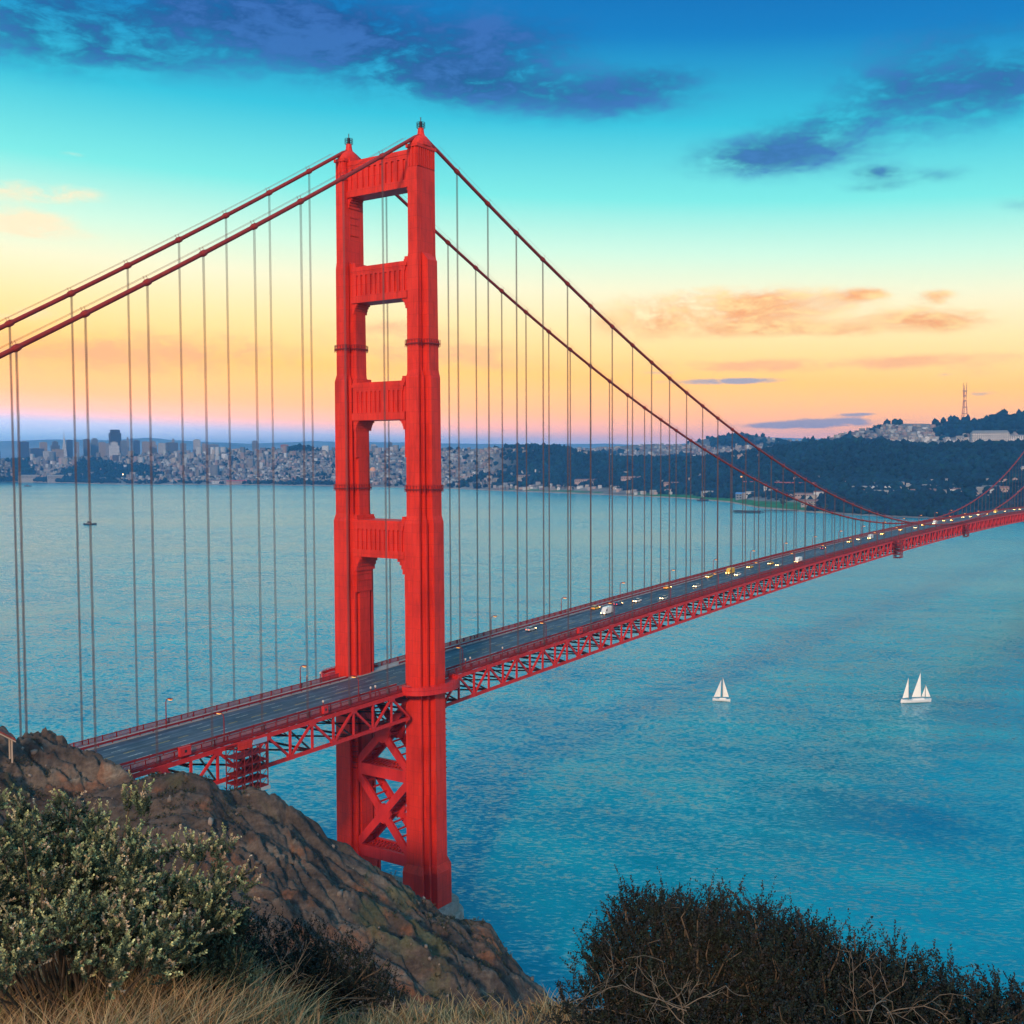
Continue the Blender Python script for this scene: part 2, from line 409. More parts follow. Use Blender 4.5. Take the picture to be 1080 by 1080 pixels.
def profile(px):
    """control distances and heights for each column"""
    px = np.asarray(px, float)
    ys = interp(px, SHORE, 1); c = np.cos(np.arctan((px-540)/1172.37))
    rs = -CAM.z/(c*np.tan(PITCH+np.arctan((540-ys)/1172.37)))
    ra = interp(px, RA, 2); za = zfor(interp(px, RA, 1), ra, px)
    rb = interp(px, RB, 2); zb = zfor(interp(px, RB, 1), rb, px)
    span = ra-rs
    R = np.stack([rs-150, rs, rs+0.03*span, rs+0.16*span, rs+0.4*span, rs+0.72*span, ra, ra+0.35*(rb-ra), rb-0.3*(rb-ra), rb, rb+2500], -1)
    z0 = np.full_like(za, 1.0)
    Z = np.stack([z0-18, z0*0.2, z0*3, 5+0.04*za, 0.26*za, 0.66*za, za, za-0.35*np.minimum(za, zb), np.minimum(za, zb)*0.85+0.1*zb, zb, zb*0-20], -1)
    return R, Z
def land_column(px, tv):
    """sample the land of columns px at parameters tv (0..10) -> r, z"""
    R, Z = profile(px)
    i = np.clip(np.floor(tv).astype(int), 0, 9); f = tv-i
    fs = f
    r = np.take_along_axis(R, i[:, None], 1)[:, 0]*(1-f)+np.take_along_axis(R, i[:, None]+1, 1)[:, 0]*f
    z = np.take_along_axis(Z, i[:, None], 1)[:, 0]*(1-fs)+np.take_along_axis(Z, i[:, None]+1, 1)[:, 0]*fs
    a = azof(px)
    x = CAM.x+r*np.cos(a); y = CAM.y+r*np.sin(a)
    k = np.clip((tv-2.5)/2, 0, 1)*np.clip(1-np.abs(tv-6)*0.0, 0, 1)
    bump = fbm(x/420, y/420, 4, 3)*16*k*(1-np.exp(-((tv-6)/0.5)**2)*0.7)*(1-np.exp(-((tv-9)/0.5)**2)*0.7)
    return x, y, z+bump, r
def to_py(x, y, z):
    dx, dy, dz = x-CAM.x, y-CAM.y, z-CAM.z
    wv = dx*_f.x+dy*_f.y+dz*_f.z
    return 540-1172.37*(dx*_u.x+dy*_u.y+dz*_u.z)/wv
def land_points(pxs, pys):
    """land points showing at image positions (front-most), as x,y,z,r arrays"""
    n = len(pxs); T = np.linspace(1, 9, 60)
    PX = np.repeat(np.asarray(pxs, float), 60); TT = np.tile(T, n)
    x, y, z, r = land_column(PX, TT)
    py = to_py(x, y, z).reshape(n, 60)
    hit = py <= np.asarray(pys)[:, None]
    idx = np.where(hit.any(1), hit.argmax(1), 59)
    idx = np.maximum(idx, 1)
    ar = np.arange(n)
    p0 = py[ar, idx-1]; p1 = py[ar, idx]
    f = np.clip((p0-np.asarray(pys))/np.where(np.abs(p0-p1) < 1e-6, 1, p0-p1), 0, 1)
    tv = T[idx-1]*(1-f)+T[idx]*f
    return land_column(np.asarray(pxs, float), tv)+(tv,)
def wooded(px, tv, x, y):
    """0..1 woodland cover"""
    n = fbm(x/300, y/300, 4, 21)
    w = np.zeros_like(px)
    pres = np.clip((px-515)/40, 0, 1)
    w = np.maximum(w, pres*np.clip((tv-3.2+n*0.9)/0.4, 0, 1)*np.clip((6.5-tv)/0.4, 0, 1))
    w = np.maximum(w, np.clip((px-850)/30, 0, 1)*np.clip((tv-1.6+n*0.5)/0.3, 0, 1)*np.clip((6.5-tv)/0.4, 0, 1))
    w = np.maximum(w, np.clip((140-px)/30, 0, 1)*np.clip((tv-2.3+n*.3)/0.2, 0, 1)*np.clip((3.55-tv+n*.3)/0.2, 0, 1))
    w = np.maximum(w, np.clip((px-130)/10, 0, 1)*np.clip((360-px)/10, 0, 1)*np.clip((tv-2.2)/0.2, 0, 1)*np.clip((2.9-tv)/0.2, 0, 1)*np.clip((n-0.05)*8, 0, 1))
    w = np.maximum(w, np.exp(-((px-318)/13)**2)*np.clip((tv-5.4)/0.3, 0, 1)*np.clip((6.4-tv)/0.3, 0, 1)*1.4)
    w = np.maximum(w, np.clip((px-975)/25, 0, 1)*np.clip((tv-8.2)/0.3, 0, 1))
    w = np.maximum(w, np.exp(-((px-775)/28)**2)*np.clip((tv-8.3)/0.3, 0, 1)*1.3)
    w = np.maximum(w, (n > 0.32)*0.9*(tv > 3))
    return np.clip(w, 0, 1)
pxs = np.linspace(-300, 1400, 426); tvs = np.concatenate([np.linspace(0, 3, 16)[:-1], np.linspace(3, 10, 64)])
PX, TV = np.meshgrid(pxs, tvs, indexing='ij')
x, y, z, r = land_column(PX.ravel(), TV.ravel())
wd = wooded(PX.ravel(), TV.ravel(), x, y)
c_city = np.array([0.20, 0.18, 0.17]); c_wood = np.array([0.004, 0.022, 0.034]); c_sand = np.array([0.34, 0.26, 0.20]); c_grass = np.array([0.025, 0.15, 0.04])
C = c_city[None]*np.ones((len(x), 1)); n_ = fbm(x/90, y/90, 4, 5)
C *= (1+0.5*n_)[:, None]
gr = np.clip((PX.ravel()-660)/30, 0, 1)*np.clip((885-PX.ravel())/15, 0, 1)*(TV.ravel() > 1.9)*(TV.ravel() < 3.05)
gr = np.maximum(gr, (PX.ravel() > 520)*(PX.ravel() < 680)*(TV.ravel() > 2)*(TV.ravel() < 2.7)*0.8*(n_ > -0.2))
C = C*(1-gr[:, None])+c_grass*gr[:, None]
C = C*(1-wd[:, None])+c_wood*wd[:, None]
sand = ((TV.ravel() > 0.9) & (TV.ravel() < 2.0))*0.9*np.clip((900-PX.ravel())/40, 0, 1)
C = C*(1-sand[:, None])+c_sand*sand[:, None]
nr, nc = len(pxs), len(tvs)
idx = np.arange(nr*nc).reshape(nr, nc)
Fq = np.stack([idx[:-1, :-1], idx[:-1, 1:], idx[1:, 1:], idx[1:, :-1]], -1).reshape(-1, 4)
LAND = tint_mat('far_land', 0.9, noise_amt=0.35, noise_scale=0.02)
tag(npmesh('hills', np.stack([x, y, z], -1), Fq, LAND, smooth=True, attr=C), kind='structure')
# the blue hills across the bay
DH = [(-700, 466), (-300, 468), (-60, 464), (0, 463), (60, 462), (120, 463), (160, 460), (210, 463), (260, 465), (330, 463), (400, 466), (470, 468), (560, 470), (640, 468), (700, 470), (800, 464), (860, 463), (900, 464), (1000, 468), (1500, 470), (1900, 468)]
pv = np.linspace(-700, 1900, 400); rr = np.array([12200, 12800, 13600, 14500, 15200]); hz = np.array([0, .25, .62, 1, 0.3])
P2, Q2 = np.meshgrid(pv, np.arange(5), indexing='ij')
zt = zfor(interp(pv, DH, 1), 14500, pv)
rv = rr[Q2.ravel()]; av = azof(P2.ravel())
X2 = CAM.x+rv*np.cos(av); Y2 = CAM.y+rv*np.sin(av)
Z2 = np.repeat(zt, 5)*hz[Q2.ravel()]+fbm(X2/1500, Y2/1500, 4, 9)*40*(hz[Q2.ravel()] > 0)-1
idx = np.arange(400*5).reshape(400, 5)
F2 = np.stack([idx[:-1, :-1], idx[:-1, 1:], idx[1:, 1:], idx[1:, :-1]], -1).reshape(-1, 4)
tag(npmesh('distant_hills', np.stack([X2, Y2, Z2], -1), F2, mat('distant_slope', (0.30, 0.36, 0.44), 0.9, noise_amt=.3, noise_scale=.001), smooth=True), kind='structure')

# ------------------------------------------------------------------ haze
hz_ = MB(); hz_.box(-17000, 17000, -17000, 17000, -40, 462)
HAZE = bpy.data.materials.new('haze_air'); HAZE.use_nodes = True
t = HAZE.node_tree; t.nodes.clear()
pv_ = N(t, 'ShaderNodeVolumePrincipled'); pv_.inputs['Color'].default_value = (0.09, 0.43, 1.0, 1); pv_.inputs['Density'].default_value = 7.5e-5
pv_.inputs['Anisotropy'].default_value = 0.0
oo = N(t, 'ShaderNodeOutputMaterial'); t.links.new(pv_.outputs[0], oo.inputs['Volume'])
tag(hz_.build('haze', HAZE), kind='stuff')

# ------------------------------------------------------------------ the suspension bridge
bridge = tag(empty('suspension_bridge'), 'orange red suspension bridge with a tall stepped tower crossing the blue strait', 'bridge')
W = 13.7; PAN = 15.24; H0 = 0.07856*PAN
def deck(x):
    return 71.81+12.37*(1-((x-640)/640)**2) if x > 0 else 71.81+0.02088*x
def cable_z(x):
    if x >= 0: return 85.62+(227.5-85.62)*((x-640)/640)**2
    return 227.5-0.59662*(-x)+0.00028*x*x
X0, X1 = -190.0, 1275.0

# --- tower legs: stepped cruciform shafts
def ring(z, a, bb, side, grow=0.0):
    a = [q+grow for q in a]; bb = [q+grow for q in bb]
    d1 = 0.9*min(1, (bb[1]-bb[0])/0.6); d2 = 0.9*min(1, (bb[2]-bb[1])/0.6); g1 = min(1.0, (a[0]-a[1])*.7); g2 = min(1.0, (a[1]-a[2])*.7)
    q = [(a[0], bb[0]), (a[1]+g1, bb[0]), (a[1]+g1, bb[0]-d1), (a[1], bb[0]-d1), (a[1], bb[1]), (a[2]+g2, bb[1]), (a[2]+g2, bb[1]-d2), (a[2], bb[1]-d2), (a[2], bb[2])]
    o = []
    def P(sx_, sy_, lst):
        for u, v in lst:
            vv = v if sy_ == 1 else min(v, 4.35+grow)       # sy 1 = outer side of the bridge
            o.append((sx_*u, side*(W+(vv if sy_ == 1 else -vv)), z))
    P(-1, 1, q); P(1, 1, q[::-1]); P(1, -1, q); P(-1, -1, q[::-1])
    return o if side == -1 else o[::-1]
SEC = [((5.6, 3.98, 2.24), (2.75, 4.0, 5.37)), ((4.9, 3.3, 2.0), (2.3, 3.0, 4.7)), ((4.2, 3.0, 2.1), (1.9, 1.95, 3.97)), ((3.95, 3.0, 2.0), (1.7, 1.72, 1.74))]
def mixsec(p, q, f): return tuple(tuple(u*(1-f)+v*f for u, v in zip(m, n)) for m, n in zip(p, q))
legs = {}
for side in (-1, 1):
    L = MB()
    s0, s1, s2, s3 = SEC
    rings = [ring(5.5, *s0, side, 1.0), ring(18.2, *s0, side, 0.95), ring(20.4, *s0, side, 0.12), ring(66, *s0, side), ring(118.2, *mixsec(s0, s1, 0.12), side), ring(120.3, *s1, side, 0.05),
             ring(159.2, *mixsec(s1, s2, 0.1), side), ring(161.3, *s2, side, 0.04), ring(192.0, *mixsec(s2, s3, 0.08), side), ring(194.2, *s3, side, 0.03), ring(220.0, *s3, side), ring(223.6, *s3, side, -0.02)]
    L.loft(rings)
    leg = L.build('tower_leg', RED, bridge); legs[side] = leg
    # cap with ribs, saddle housing, beacon
    c = MB()
    for k in range(-4, 5):
        c.box(k*0.86-0.2, k*0.86+0.2, side*W-1.98, side*W+1.98, 217.8, 223.0)
    for k in (-1, 0, 1):
        c.box(-4.16, 4.16, side*W+k*1.1-0.2, side*W+k*1.1+0.2, 217.8, 223.05)
    c.box(-4.3, 4.3, side*W-2.1, side*W+2.1, 223.02, 223.9)
    c.build('cap_cornice', RED, leg)
    h = MB()
    prof = [(4.35, 223.92), (4.1, 224.8), (3.3, 225.7), (2.2, 226.4), (1.2, 226.9), (0.95, 227.6), (0.8, 229.0)]
    h.loft([[(a_*math.cos(th)*(1.0 if a_ < 1.5 else 1.0), side*W+min(a_, 1.0+a_*0.32)*math.sin(th), z_) for th in [2*math.pi*k/16 for k in range(16)]] for a_, z_ in prof])
    h.build('saddle_housing', DARKRED if False else RED, leg)
    bk = MB()
    bk.tube([(0, side*W, 229.0), (0, side*W, 232.0)], 0.13, 6)
    for k in range(8):
        th = 2*math.pi*k/8
        bk.bar((1.15*math.cos(th), side*W+1.15*math.sin(th), 229.0), (1.15*math.cos(th), side*W+1.15*math.sin(th), 230.5), 0.09, 0.09)
    for zz in (229.05, 229.8, 230.5):
        bk.tube([(1.15*math.cos(2*math.pi*k/12), side*W+1.15*math.sin(2*math.pi*k/12), zz) for k in range(13)], 0.06, 5)
    bk.box(-0.35, 0.35, side*W-0.35, side*W+0.35, 229.0, 230.7)
    bk.build('beacon', BLACK, leg)
    # painters' walkways hung round the shafts
    for zz, sct in ((168.6, s2), (127.6, s1)):
        g = MB(); ro_ = ring(zz, *sct, side, 0.45); g.loft([ro_, [(p[0], p[1], zz+0.3) for p in ro_]])
        rt = ring(zz, *sct, side, 0.42)
        for i in range(len(rt)):
            pa_, pb_ = Vector(rt[i]), Vector(rt[(i+1) % len(rt)])
            for f in np.arange(0, 1, min(1.0, 1.1/max(.3, (pb_-pa_).length))):
                q = pa_.lerp(pb_, float(f)); g.bar(q-Vector((0, 0, .6)), q+Vector((0, 0, 1.3)), 0.1, 0.1)
            if (pb_-pa_).length > .3: g.bar(pa_+Vector((0, 0, 1.25)), pb_+Vector((0, 0, 1.25)), 0.08, 0.08)
        g.build('painting_walkway', DARKRED, leg)
    # deck-level balcony round the outside of the shaft
    bl = MB(); zc = deck(0)-0.55
    th = np.linspace(0, math.pi, 25)
    outp = [(-10.5*math.cos(a_), side*(W+0.2+8.1*math.sin(a_)**0.75)) for a_ in th]
    inp = [(-9.2*math.cos(a_)*0.55, side*(W-0.6+3.5*math.sin(a_))) for a_ in th]
    for i in range(24):
        (xa, ya), (xb, yb) = outp[i], outp[i+1]; (xc, yc), (xd, yd) = inp[i], inp[i+1]
        v = [(xa, ya, zc-0.9), (xb, yb, zc-0.9), (xd, yd, zc-0.9), (xc, yc, zc-0.9), (xa, ya, zc+0.35), (xb, yb, zc+0.35), (xd, yd, zc+0.35), (xc, yc, zc+0.35)]
        bl.add(v, [(0, 1, 2, 3), (4, 7, 6, 5), (0, 4, 5, 1), (2, 6, 7, 3)])
        bl.bar((xa, ya, zc+0.35), (xa, ya, zc+1.75), 0.14, 0.14)
        bl.bar((xa, ya, zc+1.75), (xb, yb, zc+1.75), 0.14, 0.14)
        bl.bar((xa, ya, zc+0.95), (xb, yb, zc+0.95), 0.06, 1.0)
    bl.build('deck_balcony', REDP, leg)
    # ladders and service pipes below the deck
    ld = MB()
    for xx, yy in ((-3.4, side*(W-3.4)), (5.9, side*(W+1.5))):
        for d_ in (-0.4, 0.4):
            ld.bar((xx*1.12-0.1, yy+d_, 44), (xx*1.12-0.1, yy+d_, 66), 0.16, 0.16)
        for k in range(14):
            zq = 44.5+k*1.6
            ld.box(xx*1.12-0.6, xx*1.12+0.3, yy-0.75, yy+0.75, zq, zq+0.14)
    ld.build('service_ladder', DARKRED, leg)

# --- portal struts between the legs
def strut(z0, z1, hx, inner, name='portal_strut', ribs=11, ck=0.62):
    p = MB(); y1 = W-inner+0.6
    hgt = z1-z0
    p.box(-hx+0.55, hx-0.55, -y1, y1, z0+0.16*hgt, z1-0.1*hgt)
    p.box(-hx, hx, -y1, y1, z1-0.13*hgt, z1-0.05*hgt); p.box(-hx+0.3, hx-0.3, -y1, y1, z1-0.05*hgt, z1)
    p.box(-hx, hx, -y1, y1, z0, z0+0.2*hgt)
    span = 2*(W-inner)
    for sgn in (-1, 1):
        xa, xb = sorted((sgn*(hx-0.55), sgn*(hx-0.12)))
        for k in range(ribs):
            yc = -span/2+span*(k+0.5)/ribs
            p.box(xa, xb, yc-span/ribs*0.28, yc+span/ribs*0.28, z0+0.2*hgt, z1-0.24*hgt)
        p.box(xa, xb, -span/2, span/2, z1-0.24*hgt, z1-0.13*hgt)
    o = p.build(name, RED, bridge)
    # stepped corbels in the corners below, small haunches above
    for sy in (-1, 1):
        q = MB(); yb = sy*(W-inner); up_ = MB()
        steps = [(2.6*ck, 0.9*ck), (1.7*ck, 1.9*ck), (1.05*ck, 3.1*ck), (0.6*ck, 4.6*ck)]
        zt = z0
        for dy, dz in steps:
            ya, yc = sorted((yb+sy*0.5, yb-sy*dy))
            q.box(-hx+0.5, hx-0.5, ya, yc, z0-dz, zt-0.0); zt = z0-dz
        ya, yc = sorted((yb+sy*0.5, yb-sy*0.12)); q.box(-hx+0.9, hx-1.5, ya, yc, z0-10.75, z0-0.05)
        for dz in (5.2, 7.2, 10.4):
            ya, yc = sorted((yb+sy*0.5, yb-sy*0.3))
            q.box(-hx+1.0, hx-1.6, ya, yc, z0-dz-0.3, z0-dz)
        ya, yc = sorted((yb+sy*0.5, yb-sy*0.9)); up_.box(-hx+0.6, hx-0.6, ya, yc, z1, z1+0.6)
        ya, yc = sorted((yb+sy*0.5, yb-sy*0.7)); up_.box(-hx+0.7, hx-0.7, ya, yc, z1+0.6, z1+1.3)
        up_.build('corner_haunch', RED, o)
        q.build('corner_corbel', RED, o)
    return o
strut(212.6, 223.0, 2.95, 1.7)
strut(181.8, 192.2, 3.25, 3.6)
strut(147.6, 158.6, 3.95, 4.2)
strut(107.8, 118.6, 4.5, 4.3, ck=0.95)
# --- X-bracing below the deck
def hbeam(zc, h):
    p = MB(); y1 = W-3.0
    for xx in (-3.3, 3.3): p.box(xx-0.45, xx+0.45, -y1, y1, zc-h/2, zc+h/2)
    for k in range(15):
        yc = -9+18*k/14
        p.box(-2.85, 2.85, yc-0.12, yc+0.12, zc-h/2+0.4, zc-h/2+1.1)
        p.bar((-2.9, yc-0.6, zc+h/2-0.3), (2.9, yc+0.6, zc+h/2-0.3), 0.2, 0.2)
    p.build('cross_beam', REDP, bridge)
hbeam(20.0, 3.4); hbeam(44.6, 3.4); hbeam(67.0, 2.2)
def xbrace(za, zb):
    p = MB(); y1 = W-3.6; zc = (za+zb)/2
    for xx in (-3.3, 3.3):
        for s_ in (-1, 1):
            p.bar((xx+0.013*s_, -y1, zc-s_*(zb-za)/2), (xx+0.013*s_, y1, zc+s_*(zb-za)/2), 0.86, 2.3, up=(0, 0, 1))
        p.add([(xx+(0.47 if xx > 0 else -0.47)*k_, 3.0*math.cos(th), zc+3.0*math.sin(th)) for k_ in (-1, 1) for th in [math.pi/4*i for i in range(8)]],
              [tuple(range(7, -1, -1)), tuple(range(8, 16))]+[(i, (i+1) % 8, 8+(i+1) % 8, 8+i) for i in range(8)])
    for s_ in (-1, 1):
        for k in range(12):
            f = (k+0.5)/12; yy = -y1+2*y1*f; zz = zc+s_*(f-0.5)*(zb-za)
            p.box(-2.86, 2.86, yy-0.15, yy+0.15, zz-0.25, zz+0.25)
    p.build('cross_brace', REDP, bridge)
xbrace(21.5, 43.2); xbrace(46.0, 66.5)
# --- concrete pier
pr = MB(); pts = []
for k in range(40):
    th = 2*math.pi*k/40
    cx_, sy_ = math.cos(th), math.sin(th)
    pts.append((10.5*math.copysign(abs(cx_)**0.6, cx_), 23.0*math.copysign(abs(sy_)**0.45, sy_)))
pr.loft([[(a_*1.06, b_*1.04, -12) for a_, b_ in pts], [(a_, b_, 5.2) for a_, b_ in pts], [(a_*0.985, b_*0.99, 5.6) for a_, b_ in pts], [(a_*0.9, b_*0.95, 5.6) for a_, b_ in pts], [(a_*0.9, b_*0.95, 8.2) for a_, b_ in pts]])
tag(pr.build('bridge_pier', CONC), 'rounded concrete pier at the waterline under the bridge tower', 'pier')

# --- main cables
BAND = None
for side in (-1, 1):
    c = MB()
    xs = [-190+PAN/2*k for k in range(int(190/PAN*2)+1)]
    xs = [x for x in xs if x < -3]+[-2.5, 0, 2.5]+[x for x in np.arange(7.5, X1, 7.62)]
    pts = [(x, side*W, min(cable_z(x), 227.1-0.03*x*x if abs(x) < 4 else 999)) for x in xs]
    c.tube(pts, 0.52, 10)
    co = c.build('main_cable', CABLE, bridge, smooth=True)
    for k in list(range(-10, 0))+list(range(1, 69)):
        x = math.copysign(abs(k)*PAN+H0, k)
        p_ = Vector((x, side*W, cable_z(x)))
        if BAND is None:
            g = MB()
            g.tube([(-0.85, 0, 0), (-0.3, 0, 0), (0.3, 0, 0), (0.85, 0, 0)], [0.62, 0.74, 0.74, 0.62], 10)
            for dy in (-0.55, 0.55): g.bar((0, dy, 0.2), (0, dy, 1.5), 0.07, 0.07)
            bo = BAND = g.build('cable_band', CABLE, co)
        else:
            bo = BAND.copy(); col.objects.link(bo); bo.parent = co
        bo.location = p_; bo.rotation_euler = (0, -math.atan(cable_z(x+0.5)-cable_z(x-0.5)), 0)
    g = MB()
    for dy in (-0.55, 0.55):
        pr_ = [(x, side*W+dy, cable_z(x)+1.45) for x in xs if abs(x) > 4 and x < 620]
        g.tube([q for q in pr_ if q[0] < 0], 0.035, 4); g.tube([q for q in pr_ if q[0] > 0], 0.035, 4)
    g.build('hand_rope', CABLE, co)
# --- suspender hangers: groups of four ropes
u = MB()
for dx in (-0.14, 0.14):
    for dy in (-0.15, 0.15):
        u.tube([(dx, dy, 0), (dx, dy, 1)], 0.05, 5)
um = u.build('hanger', ROPE, bridge)
hang = []
for side in (-1, 1):
    for k in list(range(-10, 0))+list(range(1, 69)):
        x = math.copysign(abs(k)*PAN+H0, k)
        px, py = pix((x, side*W, cable_z(x)))
        if x < 0 and pix((x, side*W, deck(x)))[0] < -20: continue
        hang.append((Vector((x, side*W, 100))-CAM).length*1.0 if True else 0)
        hang[-1] = (hang[-1]/(cable_z(x)-deck(x)+3), x, side)
hang.sort()
first = True
sh = MB()
for i, (d_, x, side) in enumerate(hang):
    zb = deck(x)+0.2; zt = cable_z(x)
    if i < 100:
        o = um if first else um.copy()
        if not first: col.objects.link(o); o.parent = bridge
        first = False
        o.location = (x, side*W, zb); o.scale = (1, 1, zt-zb)
    else:
        for dx in (-0.17, 0.17):
            for dy in (-0.15, 0.15): sh.bar((x+dx, side*W+dy, zb), (x+dx, side*W+dy, zt), 0.12, 0.12)
tag(sh.build('short_hangers', ROPE, bridge), kind='stuff')

# --- deck
STEP = 7.62
xd = [PAN/2*k+(0) for k in range(int(X0/STEP), int(X1/STEP)+1)]
def strip(y0, y1, dz0, dz1, name, m, parent=bridge, xs=None):
    """a long slab following the deck; dz relative to the road surface"""
    p = MB(); xs = xs or xd
    V = [(x, y, deck(x)+dz) for x in xs for (y, dz) in ((y0, dz0), (y1, dz0), (y1, dz1), (y0, dz1))]
    Fs = []
    for i in range(len(xs)-1):
        for k in range(4):
            Fs.append((i*4+k, i*4+(k+1) % 4, i*4+4+(k+1) % 4, i*4+4+k))
    Fs.append((3, 2, 1, 0)); n = (len(xs)-1)*4; Fs.append((n, n+1, n+2, n+3))
    p.add(V, Fs)
    return p.build(name, m, parent)
road = strip(-9.1, 9.1, -0.5, 0.0, 'roadway', ASPH)
mk = MB()
for y_ in (-6.1, -3.05, 3.05, 6.1):
    x = X0
    while x < X1-5:
        mk.add([(x, y_-0.09, deck(x)+0.006), (x+4, y_-0.09, deck(x+4)+0.006), (x+4, y_+0.09, deck(x+4)+0.006), (x, y_+0.09, deck(x)+0.006)], [(0, 1, 2, 3)])
        x += 12.2
mk.build('lane_marking', mat('worn_white_marking', (0.5, 0.5, 0.46), 0.7, noise_amt=.4, noise_scale=1.5), road)
mk = MB()
for y_ in (-0.13, 0.13):
    for i in range(len(xd)-1):
        xa, xb = xd[i], xd[i]+(5.2 if i % 2 else 3.0)
        mk.add([(xa, y_-0.06, deck(xa)+0.006), (xb, y_-0.06, deck(xb)+0.006), (xb, y_+0.06, deck(xb)+0.006), (xa, y_+0.06, deck(xa)+0.006)], [(0, 1, 2, 3)])
mk.build('centre_marking', mat('worn_yellow_marking', (0.5, 0.33, 0.07), 0.7, noise_amt=.4, noise_scale=1.5), road)
for s_ in (-1, 1):
    yy = sorted((s_*9.13, s_*12.7)); strip(yy[0], yy[1], -0.35, 0.24, 'sidewalk', WALK)
    # kerb rail between road and sidewalk
    g = MB()
    for i in range(len(xd)-1):
        xa, xb = xd[i], xd[i+1]
        if -8 < xa < 8:
            if g.v: g.build('kerb_rail', RAILM, bridge); g = MB()
            continue
        g.bar((xa, s_*9.3, deck(xa)+0.75), (xb, s_*9.3, deck(xb)+0.75), 0.18, 0.5)
        for f in (0, .5):
            xq = xa+STEP*f; g.bar((xq, s_*9.3, deck(xq)+0.24), (xq, s_*9.3, deck(xq)+1.05), 0.2, 0.2)
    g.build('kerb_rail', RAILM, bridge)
    # outer railing: posts, rails, pickets
    g = MB()
    for i in range(len(xd)-1):
        xa, xb = xd[i], xd[i+1]
        if -10 < (xa+xb)/2 < 10:
            if g.v: g.build('railing', RAILM, bridge); g = MB()
            continue
        g.bar((xa, s_*13.1, deck(xa)+1.42), (xb, s_*13.1, deck(xb)+1.42), 0.2, 0.16)
        g.bar((xa, s_*13.1, deck(xa)+0.42), (xb, s_*13.1, deck(xb)+0.42), 0.16, 0.12)
        for f in (0, .5):
            xq = xa+STEP*f; g.box(xq-0.16, xq+0.16, s_*13.1-0.15, s_*13.1+0.15, deck(xq)+0.2, deck(xq)+1.55)
        n = 24 if xa < 420 else 12
        wd_ = 0.17 if n == 24 else 0.34
        for k in range(n):
            xq = xa+STEP*(k+0.5)/n; z_ = deck(xq)
            g.bar((xq, s_*13.1, z_+0.45), (xq, s_*13.1, z_+1.36), 0.06, wd_, up=(1, 0, 0))
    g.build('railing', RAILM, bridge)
    strip(*sorted((s_*12.7, s_*13.35)), -0.5, 0.2, 'fascia_beam', RAILM)
# --- stiffening trusses
for s_ in (-1, 1):
    g = MB(); yt = s_*13.95
    nodes = []
    k0 = int(X0/STEP)
    for k in range(k0, int(X1/STEP)):
        xa, xb = k*STEP+H0*(1 if k >= 0 else -1)*0+0, (k+1)*STEP
        za, zb = deck(xa), deck(xb)
        if -5 < xa < 0.1 and False: continue
        inside = xa > -7.7 and xb < 7.7
        if inside:
            if g.v: g.build('stiffening_truss', REDP, bridge); g = MB()
            continue
        g.bar((xa, yt, za-0.95), (xb, yt, zb-0.95), 0.7, 0.9)
        g.bar((xa, yt, za-8.3), (xb, yt, zb-8.3), 0.7, 0.85)
        wv = 0.55
        g.bar((xa, yt, za-1.3), (xa, yt, za-8.0), 0.5, 0.55, up=(0, 1, 0))
        if k % 2 == 0: g.bar((xa, yt+0.01, za-1.2), (xb, yt+0.01, zb-8.1), 0.55, 0.55, up=(0, 1, 0))
        else: g.bar((xa, yt+0.01, za-8.1), (xb, yt+0.01, zb-1.2), 0.55, 0.55, up=(0, 1, 0))
        if k % 2 == 0:  # gusset plates at the panel points
            g.box(xa-1.1, xa+1.1, yt-0.38, yt+0.38, za-2.1, za-0.48)
        else: g.box(xa-1.0, xa+1.0, yt-0.38, yt+0.38, za-8.75, za-7.5)
    g.build('stiffening_truss', REDP, bridge)
g = MB()
for k in range(int(X0/STEP), int(X1/STEP)):
    x = k*STEP; z_ = deck(x); x2 = x+STEP; z2 = deck(x2)
    g.bar((x, -13.3, z_-1.0), (x, 13.3, z_-1.0), 0.4, 0.9)
    g.bar((x, -13.3, z_-2.9), (x, 13.3, z_-2.9), 0.3, 0.35)
    for j in range(6):
        ya, yb = -13.3+26.6*j/6, -13.3+26.6*(j+1)/6
        g.bar((x, ya, z_-1.2 if j % 2 else z_-2.9), (x, yb, z_-2.9 if j % 2 else z_-1.2), 0.2, 0.2, up=(1, 0, 0))
    if k % 2 == 0:
        g.bar((x, -13.5, z_-8.3), (x, 13.5, z_-8.3), 0.4, 0.5)
        x3 = x+2*STEP; z3 = deck(x3)
        g.bar((x, -13.5, z_-8.3), (x+STEP, 0, z2-8.3), 0.35, 0.4); g.bar((x, 13.5, z_-8.3), (x+STEP, 0, z2-8.3), 0.35, 0.4)
        g.bar((x+STEP, 0, z2-8.3), (x3, -13.5, z3-8.3), 0.35, 0.4); g.bar((x+STEP, 0, z2-8.3), (x3, 13.5, z3-8.3), 0.35, 0.4)
for y_ in (-9, -6, -3, 0, 3, 6, 9):
    for i in range(len(xd)-1):
        g.bar((xd[i], y_, deck(xd[i])-0.85), (xd[i+1], y_, deck(xd[i+1])-0.85), 0.25, 0.6)
g.build('floor_framing', UNDERSHADE, bridge)

